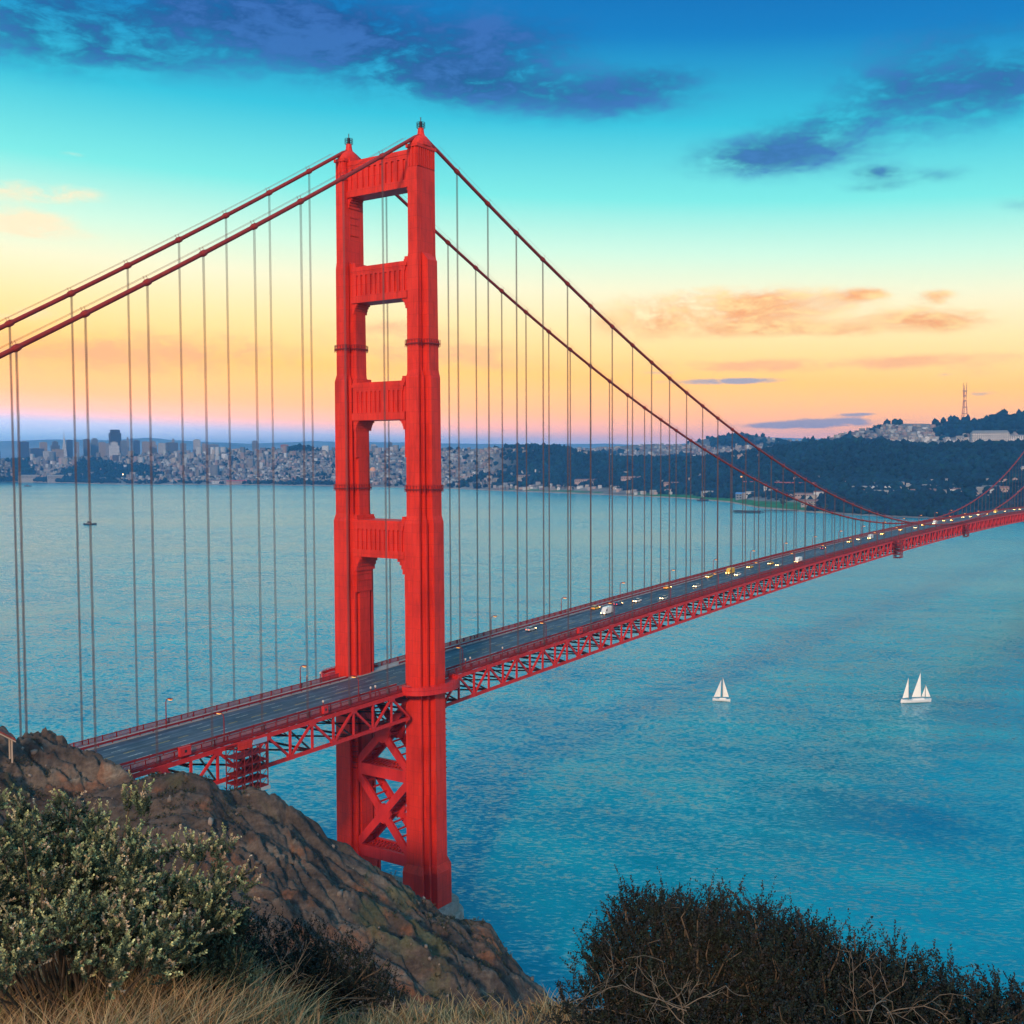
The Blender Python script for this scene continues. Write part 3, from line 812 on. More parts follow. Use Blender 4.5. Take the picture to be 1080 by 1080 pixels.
# ------------------------------------------------------------------ near hill: the viewpoint and the rocky spur below it
RIDGE = [(-420, 830, 200), (-200, 795, 205), (-60, 770, 212), (0, 767, 214), (12, 772, 215), (26, 764, 217), (42, 764, 217), (60, 771, 216), (80, 786, 214), (105, 798, 211), (130, 808, 208), (160, 814, 205), (185, 811, 204), (215, 814, 205), (235, 826, 207), (262, 833, 208), (285, 838, 209), (300, 848, 210), (318, 862, 211), (350, 888, 213), (380, 904, 214), (410, 922, 216),
         (440, 939, 218), (465, 953, 220), (490, 966, 222), (515, 976, 224), (535, 1003, 224), (556, 1028, 224), (580, 1052, 222), (600, 1078, 218), (640, 1125, 212), (700, 1190, 200), (800, 1260, 190), (1080, 1330, 180), (1500, 1400, 175)]
def near_z(az_, r):
    """height of the near hill, arrays of azimuth and horizontal distance"""
    d = YAW-az_
    px = 540+1172.37*np.tan(np.clip(d, -1.15, 1.15))
    px = np.clip(px, -420, 1500)
    yr = interp(px, RIDGE, 1); rr_ = interp(px, RIDGE, 2)
    c = np.cos(np.clip(d, -1.15, 1.15))
    tn = lambda y_: np.tan(PITCH+np.arctan((540-y_)/1172.37))*c
    c45 = np.maximum(c, 0.6)
    zr = CAM.z+rr_*np.tan(PITCH+np.arctan((540-yr)/1172.37))*c45
    lip = 8.8+0.8*vn(az_*3.1+4, az_*0, 5)
    z_lip = CAM.z-1.6-(0.335-0.050*np.clip((330-px)/120, 0, 1))*lip
    # profile control points
    rl = rr_*0.80; yl = np.maximum(1090, yr+20)
    zl = CAM.z+rl*np.tan(PITCH+np.arctan((540-yl)/1172.37))*c45
    zl = np.minimum(zl, zr-4)
    rv = rr_*0.52; zv = np.minimum(CAM.z-rv*0.70*c45, zl-6); zv = np.maximum(zv, -6)
    r2 = 15.0; z2 = CAM.z-15*0.68
    back = np.clip((60-px)/80, 0, 1)
    rb1 = rr_+26; zb1 = zr-(26*(1.0-0.68*back))
    rb2 = rr_+70; zb2 = np.where(back > .5, zb1-22, np.minimum(-8, zb1-30))
    rb3 = rr_+150; zb3 = -25+0*zr
    K = [(0*rr_, CAM.z-1.6+0*rr_), (lip, z_lip), (r2+0*rr_, z2+0*rr_), (rv, zv), (rl, zl), (rr_, zr), (rb1, zb1), (rb2, zb2), (rb3, zb3)]
    z = np.full_like(r, -25.0)
    for (ra_, za_), (rb_, zb_) in zip(K[:-1], K[1:]):
        m = (r >= ra_) & (r <= rb_)
        f = np.clip((r-ra_)/(rb_-ra_), 0, 1)
        z = np.where(m, za_*(1-f)+zb_*f, z)
    return z, rr_, px
def near_relief(x, y, z, r, rr_):
    f = np.clip((r-60)/60, 0, 1)*np.clip((rr_+90-r)/60, 0, 1)
    # strata running down the spur (towards the south-east water)
    ca, sa_ = math.cos(-0.68), math.sin(-0.68)
    uu = x*ca+y*sa_; vv = -x*sa_+y*ca
    warp = fbm(x/22, y/22, 4, 31)*5
    ridged = lambda a_, b_, o_, sd_: 1-np.abs(fbm(a_, b_, o_, sd_, 0.55))*2.4
    g = ridged((uu+warp)/70, (vv+warp)/8.5, 5, 41)
    g2 = ridged((uu+warp*.7)/30, (vv-warp*.5+uu*.12)/2.6, 4, 47)
    # broken ledges: tilted saw-tooth beds
    q = (vv*0.95+uu*0.16+warp*1.1+fbm(x/8, y/8, 3, 53)*1.2)/4.6
    led = (q-np.floor(q)); led = np.where(led < .8, led/.8, (1-led)/.2)
    q2 = (vv*0.9+uu*0.3+warp*.8+fbm(x/4, y/4, 3, 57)*.8)/1.9
    led2 = (q2-np.floor(q2)); led2 = np.where(led2 < .75, led2/.75, (1-led2)/.25)
    n = fbm(x/2.2, y/2.2, 4, 51, 0.6)
    fr = ridged(x/1.6, y/1.6, 3, 59)
    cut = np.exp(-((r-rr_)/16)**2)*0.5
    k = np.clip(0.6+fbm(x/18, y/18, 3, 63)*1.6, 0.1, 1.2)
    crev = np.exp(-(fbm((uu+warp*.8)/38, (vv+warp*.6)/5.5, 4, 67)/0.055)**2)*1.7+np.exp(-(fbm((uu*.6+vv*.8+warp)/9, (vv*.6-uu*.8)/16, 4, 69)/0.045)**2)*1.1
    big_ = -crev*np.clip(k+.2, 0, 1)+((g-0.6)*4.4+(led-.5)*1.9*k)*(1-cut)
    return f*(big_+(g2-0.6)*1.7*(1-cut*.6)+((led2-.5)*1.3+n*0.4+(fr-.5)*0.35)*k) + (1-f)*np.clip(r/6, 0, 1)*fbm(x/1.3, y/1.3, 5, 61)*0.14*np.where(r < 14, 1, 3)
da = np.concatenate([np.linspace(-math.pi, -0.62, 70)[:-1], np.linspace(-0.62, 0.62, 1150), np.linspace(0.62, math.pi, 70)[1:]])
rs_ = np.concatenate([np.geomspace(0.08, 15, 90)[:-1], np.linspace(15, 120, 60)[:-1], np.linspace(120, 250, 420)[:-1], np.linspace(250, 380, 30)])
DA, RS = np.meshgrid(YAW-da, rs_, indexing='ij')
zz, rr_, px_ = near_z(DA.ravel(), RS.ravel())
x = CAM.x+RS.ravel()*np.cos(DA.ravel()); y = CAM.y+RS.ravel()*np.sin(DA.ravel())
# behind the viewer the hill simply carries on
dd = np.abs(YAW-DA.ravel()); beh = np.clip((dd-1.0)/0.5, 0, 1)
zz = zz*(1-beh)+(CAM.z-1.6-0.5*RS.ravel())*beh
zz = zz+near_relief(x, y, zz, RS.ravel(), rr_)*(1-0.6*beh)
idx = np.arange(len(da)*len(rs_)).reshape(len(da), len(rs_))
Fn = np.stack([idx[:-1, :-1], idx[1:, :-1], idx[1:, 1:], idx[:-1, 1:]], -1).reshape(-1, 4)
ROCK = bpy.data.materials.new('rock_and_soil'); ROCK.use_nodes = True
t = ROCK.node_tree; b = t.nodes['Principled BSDF']
geo = N(t, 'ShaderNodeNewGeometry')
vr = N(t, 'ShaderNodeVectorRotate', rotation_type='Z_AXIS'); t.links.new(geo.outputs['Position'], vr.inputs['Vector']); vr.inputs['Angle'].default_value = 0.68
mp = N(t, 'ShaderNodeMapping'); t.links.new(vr.outputs[0], mp.inputs[0]); mp.inputs['Scale'].default_value = (0.07, 1, 0.5)
na = noise(t, mp.outputs[0], 0.22, 8, 0.68, (1, 1, 1), 0.8)
nb = noise(t, geo.outputs['Position'], 0.09, 7, 0.65)
nc_ = noise(t, geo.outputs['Position'], 1.1, 6, 0.7)
nd = noise(t, geo.outputs['Position'], 0.05, 5, 0.6, (1, 1, 1), 0.5)
cc = ramp(t, na, [(0.30, (0.014, 0.013, 0.014, 1)), (0.43, (0.036, 0.029, 0.027, 1)), (0.54, (0.060, 0.048, 0.043, 1)), (0.66, (0.105, 0.086, 0.072, 1)), (0.80, (0.24, 0.20, 0.155, 1))])
cc = mixc(t, maprange(t, nb, 0.53, 0.64, 0, 0.65), cc, (0.13, 0.055, 0.030, 1))
cc = mixc(t, maprange(t, nd, 0.56, 0.66, 0, 0.7), cc, (0.050, 0.056, 0.030, 1))
kk = ramp(t, nc_, [(0.3, (0.85,)*3+(1,)), (0.72, (2.2,)*3+(1,))])
cc = mixc(t, 1.0, cc, kk, 'MULTIPLY')
t.links.new(cc, b.inputs['Base Color']); b.inputs['Roughness'].default_value = 0.9; b.inputs['Specular IOR Level'].default_value = 0.2
bn = N(t, 'ShaderNodeBump'); bn.inputs['Strength'].default_value = 1.0; bn.inputs['Distance'].default_value = 0.5
t.links.new(math_node(t, 'ADD', na, math_node(t, 'MULTIPLY', nc_, 0.5)), bn.inputs['Height']); t.links.new(bn.outputs[0], b.inputs['Normal'])
NEARV = np.stack([x, y, zz], -1)
tag(npmesh('headland_terrain', NEARV, Fn, ROCK, smooth=False), kind='structure')
def ground(x, y):
    dx, dy = x-CAM.x, y-CAM.y
    r = np.array([math.hypot(dx, dy)]); a = np.array([math.atan2(dy, dx)])
    z, r_, _ = near_z(a, r)
    return float(z[0]+near_relief(np.array([x]), np.array([y]), z, r, r_)[0])

# ------------------------------------------------------------------ bridge furniture and traffic
def lamp(x, side, label, first=[None]):
    """street lamp standing on the sidewalk, arm over the road"""
    if first[0] is None:
        r0 = empty('street_lamp')
        p = MB(); p.tube([(0, 0, 0), (0, 0, 0.9), (0, 0, 0.95), (0, 0, 5.6), (0, 0.25, 6.25), (0, 0.9, 6.6), (0, 1.3, 6.6)], [0.24, 0.22, 0.15, 0.12, 0.11, 0.10, 0.09], 8)
        p.build('pole', DARKRED, r0)
        p = MB(); p.loft([[(a_*0.32, 1.7+b_*0.62, 6.74) for a_, b_ in ((-1, -1), (1, -1), (1, 1), (-1, 1))], [(a_*0.34, 1.7+b_*0.66, 6.56) for a_, b_ in ((-1, -1), (1, -1), (1, 1), (-1, 1))], [(a_*0.34, 1.7+b_*0.66, 6.48) for a_, b_ in ((-1, -1), (1, -1), (1, 1), (-1, 1))]])
        p.build('lamp_head', DARKRED, r0)
        p = MB(); p.box(-0.27, 0.27, 1.2, 2.2, 6.3, 6.47); p.build('lamp_glass', AMBER, r0)
        first[0] = r0; o = r0
    else: o = copy_tree(first[0])
    o.location = (x, side*12.5, deck(x)+0.24); o.rotation_euler = (0, 0, 0 if side < 0 else math.pi)
    tag(o, label, 'street lamp', 'street lamps along the bridge sidewalks')
def x_on(px, y, dz=0.0):
    """bridge x whose point at offset y shows at photo column px"""
    lo, hi = -230.0, 1270.0
    for _ in range(60):
        m = (lo+hi)/2
        if pix((m, y, deck(m)+dz))[0] < px: lo = m
        else: hi = m
    return (lo+hi)/2
x0 = x_on(518, 12.5); x1 = x_on(592, 12.5); stp = x1-x0
fl = [x0+stp*k for k in range(-4, 15)]
k_ = 0
for x in fl:
    if pix((x, 12.5, deck(x)))[0] < 40 or abs(x) < 14: continue
    px = pix((x, 12.5, deck(x)))[0]
    lamp(x, 1, ('far sidewalk lamp with an amber head, %s' % ('north of the tower beside the outer railing' if x < 0 else 'standing out against the bay beyond the tower')))
for x in fl:
    xx = x-3
    if pix((xx, -12.5, deck(xx)))[0] < 150 or abs(xx) < 14: continue
    lamp(xx, -1, 'near sidewalk lamp with a red pole, %s' % ('north of the tower, arm over the road' if xx < 0 else 'south of the tower beside the truss'))
# short posts with white caps beside the tower
def cap_post(x, side, label, first=[None]):
    if first[0] is None:
        r0 = empty('light_post')
        p = MB(); p.tube([(0, 0, 0), (0, 0, 2.6)], 0.13, 8); p.build('post', DARKRED, r0)
        p = MB(); p.tube([(0, 0, 2.6), (0, 0, 2.75), (0, 0, 3.1), (0, 0, 3.2)], [0.2, 0.26, 0.26, 0.12], 8); p.build('cap', mat('pale_cap', (0.6, 0.5, 0.45), .4), r0)
        o = first[0] = r0
    else: o = copy_tree(first[0])
    o.location = (x, side*12.9, deck(x)+0.24); tag(o, label, 'post', 'short capped posts on the sidewalks')
for px, side, lb in ((391, -1, 'left one of two pale capped posts just north of the near tower leg'), (396, -1, 'right one of two pale capped posts just north of the near tower leg'), (341, -1, 'single capped post by the red box on the near railing'), (491, -1, 'left one of two pale capped posts just south of the near tower leg'), (496, -1, 'right one of two pale capped posts just south of the near tower leg'), (530, -1, 'single white capped post on the near sidewalk south of the tower'), (317, 1, 'left post of two behind the road north of the far tower leg'), (324, 1, 'right post of two behind the road north of the far tower leg'), (338, 1, 'post beside the far tower leg on the north side')):
    cap_post(x_on(px, side*12.9), side, lb)
# equipment boxes on the near railing
def rail_box(px, lb, w_=3.0, h_=1.9):
    x = x_on(px, -13.2); g = MB()
    r0 = empty('equipment_box', (x, -13.2, deck(x)+0.2))
    g.box(-w_/2, w_/2, -1.0, -0.2, 0, h_); g.box(-w_/2-0.08, w_/2+0.08, -1.08, -0.12, h_, h_+0.12); g.build('housing', REDP, r0)
    g = MB(); g.box(-0.3, 0.3, -1.05, -1.003, 0.7, 1.3); g.build('panel', BLACK, r0)
    tag(r0, lb, 'box')
rail_box(193, 'orange red box hung on the near railing at the left end of the visible deck')
rail_box(341, 'small red box with a white top on the near railing left of the tower', 1.6, 1.7)
rail_box(610, 'red box on the near railing to the right of the tower', 2.6, 1.8)
# maintenance scaffold hanging under the near truss
def scaffold(px, wid, z0, z1, label, dy0=-19.0, dy1=-14.6, name='hanging_scaffold', tarp=True):
    x = x_on(px, -14); r0 = empty(name, (x, -14.0, deck(x)))
    g = MB(); a0, a1 = dy0+14, dy1+14
    xs = np.linspace(-wid/2, wid/2, 5); ys = (a0, a1)
    for xx in xs:
        for yy in ys: g.bar((xx, yy, z0), (xx, yy, z1), 0.2, 0.2)
    lv = np.linspace(z0, z1, 6)
    for zz_ in lv:
        for yy in ys: g.bar((-wid/2, yy, zz_), (wid/2, yy, zz_), 0.22, 0.22)
        for xx in xs: g.bar((xx, a0, zz_), (xx, a1, zz_), 0.18, 0.18)
    for i in range(5):
        for j in range(4):
            for yy in ys: g.bar((xs[j], yy, lv[i]), (xs[j+1], yy, lv[i+1]), 0.12, 0.12)
    g.build('frame', DARKRED, r0)
    g = MB()
    for zz_ in lv[:-1:1]: g.box(-wid/2, wid/2, a0, a1, zz_+0.12, zz_+0.2)
    g.build('platform', DARKRED, r0)
    if tarp:
        g = MB(); g.box(-wid/2+0.3, wid/2-5.0, a0-0.3, a0-0.12, z1-0.2, z1+1.5); g.build('side_panel', RED, r0)
        g = MB(); g.box(wid/2-4.6, wid/2-0.4, a0-0.3, a0-0.12, z1+0.2, z1+1.3); g.build('banner', mat('pale_blue_sheet', (0.25, 0.38, 0.55), .7), r0)
        g = MB(); g.box(-wid/2+2, wid/2+0.5, a0-0.3, a0-0.1, z0-0.9, z0-0.1); g.build('toe_board', mat('pale_grey_board', (0.4, 0.45, 0.46), .7), r0)
    tag(r0, label, 'scaffold')
scaffold(253, 9.5, -11.2, -0.8, 'dark red hanging scaffold wrapped round the near truss above the rocks', dy0=-18.2)
scaffold(943, 7.0, -11.0, 0.2, 'dark red work platform hanging below the truss far along the bridge, the nearer of two', dy0=-18.5, name='work_platform', tarp=False)
scaffold(1016, 7.0, -10.0, -0.6, 'small dark work platform on the truss near the right edge', dy0=-17.5, name='work_platform', tarp=False)
# cars
def car_proto(kind, paint):
    """x forward, origin on the road between the wheels"""
    r0 = empty('car')
    L_, Wd, H_ = (4.6, 1.82, 1.48) if kind == 'car' else (6.4, 2.1, 2.75)
    b_ = MB()
    def sec(xv, zlo, zhi, wv): return [(xv, -wv, zlo), (xv, wv, zlo), (xv, wv*1.0, zhi*0.55+zlo*0.45), (xv, wv*0.93, zhi), (xv, -wv*0.93, zhi), (xv, -wv, zhi*0.55+zlo*0.45)]
    h = Wd/2
    if kind == 'car':
        b_.loft([sec(-L_/2, 0.42, 0.85, h*.86), sec(-L_/2+.25, 0.28, 0.98, h), sec(-0.9, 0.24, 0.98, h), sec(0.9, 0.24, 0.95, h), sec(L_/2-.5, 0.26, 0.80, h), sec(L_/2, 0.40, 0.62, h*.84)])
        cab = [(-1.75, 0.96, h*.9), (-1.25, 1.42, h*.72), (0.1, 1.48, h*.74), (1.05, 0.94, h*.9)]
    else:
        b_.loft([sec(-L_/2, 0.5, 2.5, h*.97), sec(-L_/2+.2, 0.35, 2.75, h), sec(1.3, 0.35, 2.75, h), sec(1.9, 0.35, 2.2, h), sec(2.6, 0.35, 1.2, h), sec(L_/2, 0.45, 1.0, h*.9)])
        cab = [(1.2, 1.5, h*1.01), (1.25, 2.3, h*.98), (1.75, 2.25, h*.97), (2.45, 1.25, h*1.0)]
    b_.build('body', paint, r0)
    g = MB()
    g.add([(cx, s_*wv, z_) for s_ in (-1, 1) for cx, z_, wv in cab], [(0, 1, 2, 3), (7, 6, 5, 4), (0, 4, 5, 1), (2, 6, 7, 3), (1, 5, 6, 2)])
    g.build('window', GLASSD, r0)
    if kind == 'car':
        g = MB(); g.add([(-1.22, -h*.7, 1.425), (-1.22, h*.7, 1.425), (0.08, h*.72, 1.485), (0.08, -h*.72, 1.485), (-1.22, -h*.7, 1.46), (-1.22, h*.7, 1.46), (0.08, h*.72, 1.52), (0.08, -h*.72, 1.52)], [(0, 3, 2, 1), (4, 5, 6, 7), (0, 1, 5, 4), (1, 2, 6, 5), (2, 3, 7, 6), (3, 0, 4, 7)]); g.build('roof', paint, r0)
    for xx in (-L_*.3, L_*.31):
        for s_ in (-1, 1):
            g = MB(); g.tube([(xx, s_*(h-.18), .33), (xx, s_*(h+.02), .33)], .33, 12); g.build('wheel', TYRE, r0)
    for s_ in (-1, 1):
        g = MB(); g.box(L_/2-.12, L_/2+.03, s_*h*.62-.2, s_*h*.62+.2, .58, .78); g.build('headlight', HEADL, r0)
        g = MB(); g.box(-L_/2-.03, -L_/2+.12, s_*h*.66-.18, s_*h*.66+.18, .66, .86); g.build('taillight', TAIL, r0)
    return r0
PAINTS = {'white': (0.75, 0.75, 0.75), 'silver': (0.42, 0.44, 0.47), 'dark blue': (0.03, 0.06, 0.2), 'black': (0.02, 0.02, 0.025), 'yellow': (0.75, 0.42, 0.04), 'red': (0.45, 0.03, 0.03)}
PM = {k: mat('car_paint_'+k.replace(' ', '_'), v, 0.25) for k, v in PAINTS.items()}
protos = {}
# photo column, lane offset, colour, body, heading (+1 south = away, -1 north)
CARS = [(640, -1.6, 'white', 'van', -1), (672, 1.6, 'white', 'car', -1), (700, -4.6, 'silver', 'car', -1), (652, 4.6, 'dark blue', 'car', 1), (628, 7.6, 'yellow', 'car', 1), (704, 7.6, 'yellow', 'car', 1), (748, 7.4, 'yellow', 'car', -1), (735, -1.6, 'silver', 'car', -1), (560, 4.6, 'silver', 'car', 1),
        (770, 4.6, 'yellow', 'van', -1), (778, -1.6, 'white', 'car', -1), (791, 4.8, 'yellow', 'car', -1), (813, 1.6, 'yellow', 'car', -1), (821, -4.4, 'silver', 'car', -1), (842, -7.4, 'white', 'van', -1), (868, 4.6, 'dark blue', 'car', 1), (896, 4.6, 'yellow', 'car', -1), (906, 4.7, 'white', 'car', -1), (918, 1.6, 'white', 'van', -1),
        (931, 4.6, 'yellow', 'car', -1), (950, 4.6, 'yellow', 'car', -1), (966, 1.6, 'silver', 'car', -1), (974, 4.6, 'yellow', 'car', -1), (986, 1.6, 'white', 'van', -1), (996, 4.6, 'yellow', 'car', -1), (1004, 1.6, 'yellow', 'car', -1), (1016, 4.6, 'silver', 'car', -1), (1024, 1.6, 'yellow', 'car', -1), (1032, 4.6, 'white', 'car', -1), (1041, 1.6, 'yellow', 'car', -1), (1050, 4.6, 'yellow', 'van', -1), (1060, 1.6, 'silver', 'car', -1), (1070, 4.6, 'yellow', 'car', -1), (1076, 1.6, 'white', 'car', -1)]
for i, (px, y_, cn, kd, hd) in enumerate(CARS):
    x = x_on(px, y_)
    if (cn, kd) not in protos: o = protos[(cn, kd)] = car_proto(kd, PM[cn])
    else: o = copy_tree(protos[(cn, kd)])
    sl = (deck(x+1)-deck(x-1))/2
    o.location = (x, y_, deck(x)+0.01); o.rotation_euler = (0, -math.atan(sl)*hd, 0 if hd > 0 else math.pi)
    o.name = 'car' if kd == 'car' else 'van'
    where = 'past the cable sag' if px > 950 else ('near the cable sag' if px > 850 else ('midway along the deck' if px > 735 else 'soon after the tower'))
    lane = 'sidewalk lane' if y_ > 6 else ('far lane' if y_ > 3 else ('lane past the centre line' if y_ > 0 else ('lane before the centre line' if y_ > -3 else 'near lane')))
    tag(o, '%s %s %s, %s, %s' % (cn, kd, 'with headlights lit' if hd < 0 else 'seen from behind', lane, where), kd, 'traffic on the bridge deck')

# people walking on the far sidewalk
def person(loc, cloth, label, rz):
    V = [(0, 0, .92), (0, 0, 1.15), (0, 0, 1.42), (0, 0, 1.53), (0.02, 0, 1.68), (0, .19, 1.40), (.05, .25, 1.12), (.14, .24, .9), (0, -.19, 1.40), (-.06, -.25, 1.12), (-.03, -.26, .88), (.02, .1, .88), (.16, .1, .48), (.12, .1, .05), (.26, .1, .03), (-.02, -.1, .88), (-.05, -.1, .48), (-.24, -.1, .07), (-.12, -.1, .03)]
    E_ = [(0, 1), (1, 2), (2, 3), (3, 4), (2, 5), (5, 6), (6, 7), (2, 8), (8, 9), (9, 10), (0, 11), (11, 12), (12, 13), (13, 14), (0, 15), (15, 16), (16, 17), (17, 18)]
    Rd = [.15, .14, .16, .065, .115, .07, .05, .04, .07, .05, .04, .10, .07, .05, .04, .10, .07, .05, .04]
    me = bpy.data.meshes.new('person'); me.from_pydata(V, E_, [])
    o = bpy.data.objects.new('person', me); col.objects.link(o)
    sk = o.modifiers.new('skin', 'SKIN')
    for i, v in enumerate(me.skin_vertices[0].data if me.skin_vertices else []): v.radius = (Rd[i], Rd[i])
    o.modifiers.new('sub', 'SUBSURF').levels = 1
    me.materials.append(cloth); o.location = loc; o.rotation_euler = (0, 0, rz)
    return tag(o, label, 'person', 'people on the far sidewalk')
for px, c_, lb in ((496, (0.25, 0.03, 0.04), 'person in a dark red top walking on the far sidewalk'), (500.5, (0.02, 0.03, 0.07), 'person in dark blue clothes walking on the far sidewalk')):
    x = x_on(px, 11.2); person((x, 11.2, deck(x)+0.24), mat('cloth', c_, .8), lb, 0)

# ------------------------------------------------------------------ the far shore: houses, towers, woods
def land(px, py):
    x, y, z, r, tv = land_points(np.array([px], float), np.array([py], float))
    return Vector((x[0], y[0], z[0])), r[0]
HC = [(0.34, 0.38, 0.41), (0.27, 0.26, 0.26), (0.48, 0.52, 0.56), (0.20, 0.22, 0.25), (0.34, 0.26, 0.25), (0.17, 0.21, 0.26), (0.32, 0.30, 0.27), (0.13, 0.12, 0.14)]
RC = [(0.16, 0.14, 0.14), (0.22, 0.12, 0.10), (0.30, 0.28, 0.27), (0.12, 0.13, 0.15)]
HMATS = [mat('house_wall_%s' % n, c, .8) for n, c in zip(('cream', 'tan', 'white', 'grey', 'pink', 'slate', 'ochre', 'brown'), HC)]
RMATS = [mat('house_roof_%s' % n, c, .85) for n, c in zip(('dark', 'russet', 'pale', 'slate'), RC)]
def house_geo(wx, wy, h, rh, flat):
    V = [(-wx, -wy, -4), (wx, -wy, -4), (wx, wy, -4), (-wx, wy, -4), (-wx, -wy, h), (wx, -wy, h), (wx, wy, h), (-wx, wy, h)]
    Fs = [(0, 1, 5, 4), (1, 2, 6, 5), (2, 3, 7, 6), (3, 0, 4, 7)]
    if flat:
        V += [(-wx*.9, -wy*.9, h+rh*.3), (wx*.9, -wy*.9, h+rh*.3), (wx*.9, wy*.9, h+rh*.3), (-wx*.9, wy*.9, h+rh*.3)]
        Rf = [(4, 5, 9, 8), (5, 6, 10, 9), (6, 7, 11, 10), (7, 4, 8, 11), (8, 9, 10, 11)]
    else:
        V += [(-wx, 0, h+rh), (wx, 0, h+rh)]
        Fs += [(4, 7, 8), (5, 9, 6)]; Rf = [(4, 5, 9, 8), (7, 8, 9, 6)]
    return V, Fs, Rf
# photo areas: px range, py range, count
AREAS = [(-60, 130, 481, 494, 420), (-60, 140, 494, 503, 80), (120, 350, 478, 508, 1500), (350, 520, 476, 512, 1000), (-60, 520, 474, 482, 330), (515, 640, 473, 482, 90), (515, 640, 495, 517, 130), (600, 820, 469, 484, 420), (640, 760, 497, 522, 90), (800, 1000, 449, 466, 300), (1000, 1100, 458, 468, 90), (890, 1080, 508, 524, 40), (740, 880, 505, 527, 60)]
HP = []
for a0, a1, b0, b1, n in AREAS:
    px = rng.uniform(a0, a1, n*2); py = rng.uniform(b0, b1, n*2)
    x, y, z, r, tv = land_points(px, py)
    wd = wooded(px, tv, x, y)
    ok = (wd < 0.35) | (rng.random(n*2) < 0.06)
    ok &= (tv > 1.7) & (tv < 8.98)
    if a1 > 1050: ok = np.ones(n*2, bool)
    for i in np.where(ok)[0][:n]: HP.append((r[i], x[i], y[i], z[i], px[i]))
HP.sort()
hm = {}
VV, FF, CCs = [], [], []
for i, (r, x, y, z, px) in enumerate(HP):
    k = int(rng.integers(0, 8)); fl_ = rng.random() < 0.5; rz = -azof(px)*0+rng.choice([0.35, 0.35+math.pi/2])+rng.normal(0, .06)
    big_ = 1.0+0.6*(rng.random() < 0.12)
    wx, wy, h, rh = rng.uniform(5, 10)*big_, rng.uniform(4, 7)*big_, rng.uniform(6, 11)*big_, rng.uniform(2, 4)
    if px < 520 and r > 6100 and rng.random() < .16: wx *= 1.3; wy *= 1.3; h *= rng.uniform(1.8, 4.0)
    if i < 290:
        key = (k, i % 4)
        if key not in hm:
            V, Fs, Rf = house_geo(wx, wy, h, rh, fl_)
            me = bpy.data.meshes.new('house'); me.from_pydata(V, [], Fs+Rf)
            me.materials.append(HMATS[k]); me.materials.append(RMATS[i % 4])
            for j in range(len(Fs), len(Fs)+len(Rf)): me.polygons[j].material_index = 1
            hm[key] = me
        o = bpy.data.objects.new('house', hm[key]); col.objects.link(o); o.location = (x, y, z); o.rotation_euler = (0, 0, rz)
        cn = ('cream', 'tan', 'white', 'grey', 'pink', 'slate grey', 'ochre', 'brown')[k]
        ar = 'in the marina district by the shore, seen left of the bridge tower' if px < 360 else ('on the flat shore seen just right of the tower' if px < 640 else ('among the wooded slopes behind the bridge deck' if px > 880 else 'behind the green shore field seen through the right hand hangers'))
        tag(o, '%s house %s' % (cn, ar), 'house', '%s houses %s' % (cn, ar))
    else:
        V, Fs, Rf = house_geo(wx, wy, h, rh, True)
        n0 = len(VV); c, s_ = math.cos(rz), math.sin(rz)
        VV += [(x+a_*c-b_*s_, y+a_*s_+b_*c, z+q) for a_, b_, q in V]
        FF += [tuple(j+n0 for j in f) for f in Fs+Rf]
        wc = np.array(HC[k])*rng.uniform(.5, 1.0)
        CCs += [wc]*8+[np.array(RC[i % 4])]*4
tag(npmesh('far_houses', np.array(VV), np.array(FF), tint_mat('far_house_paint', 0.8), attr=np.array(CCs)), kind='stuff')

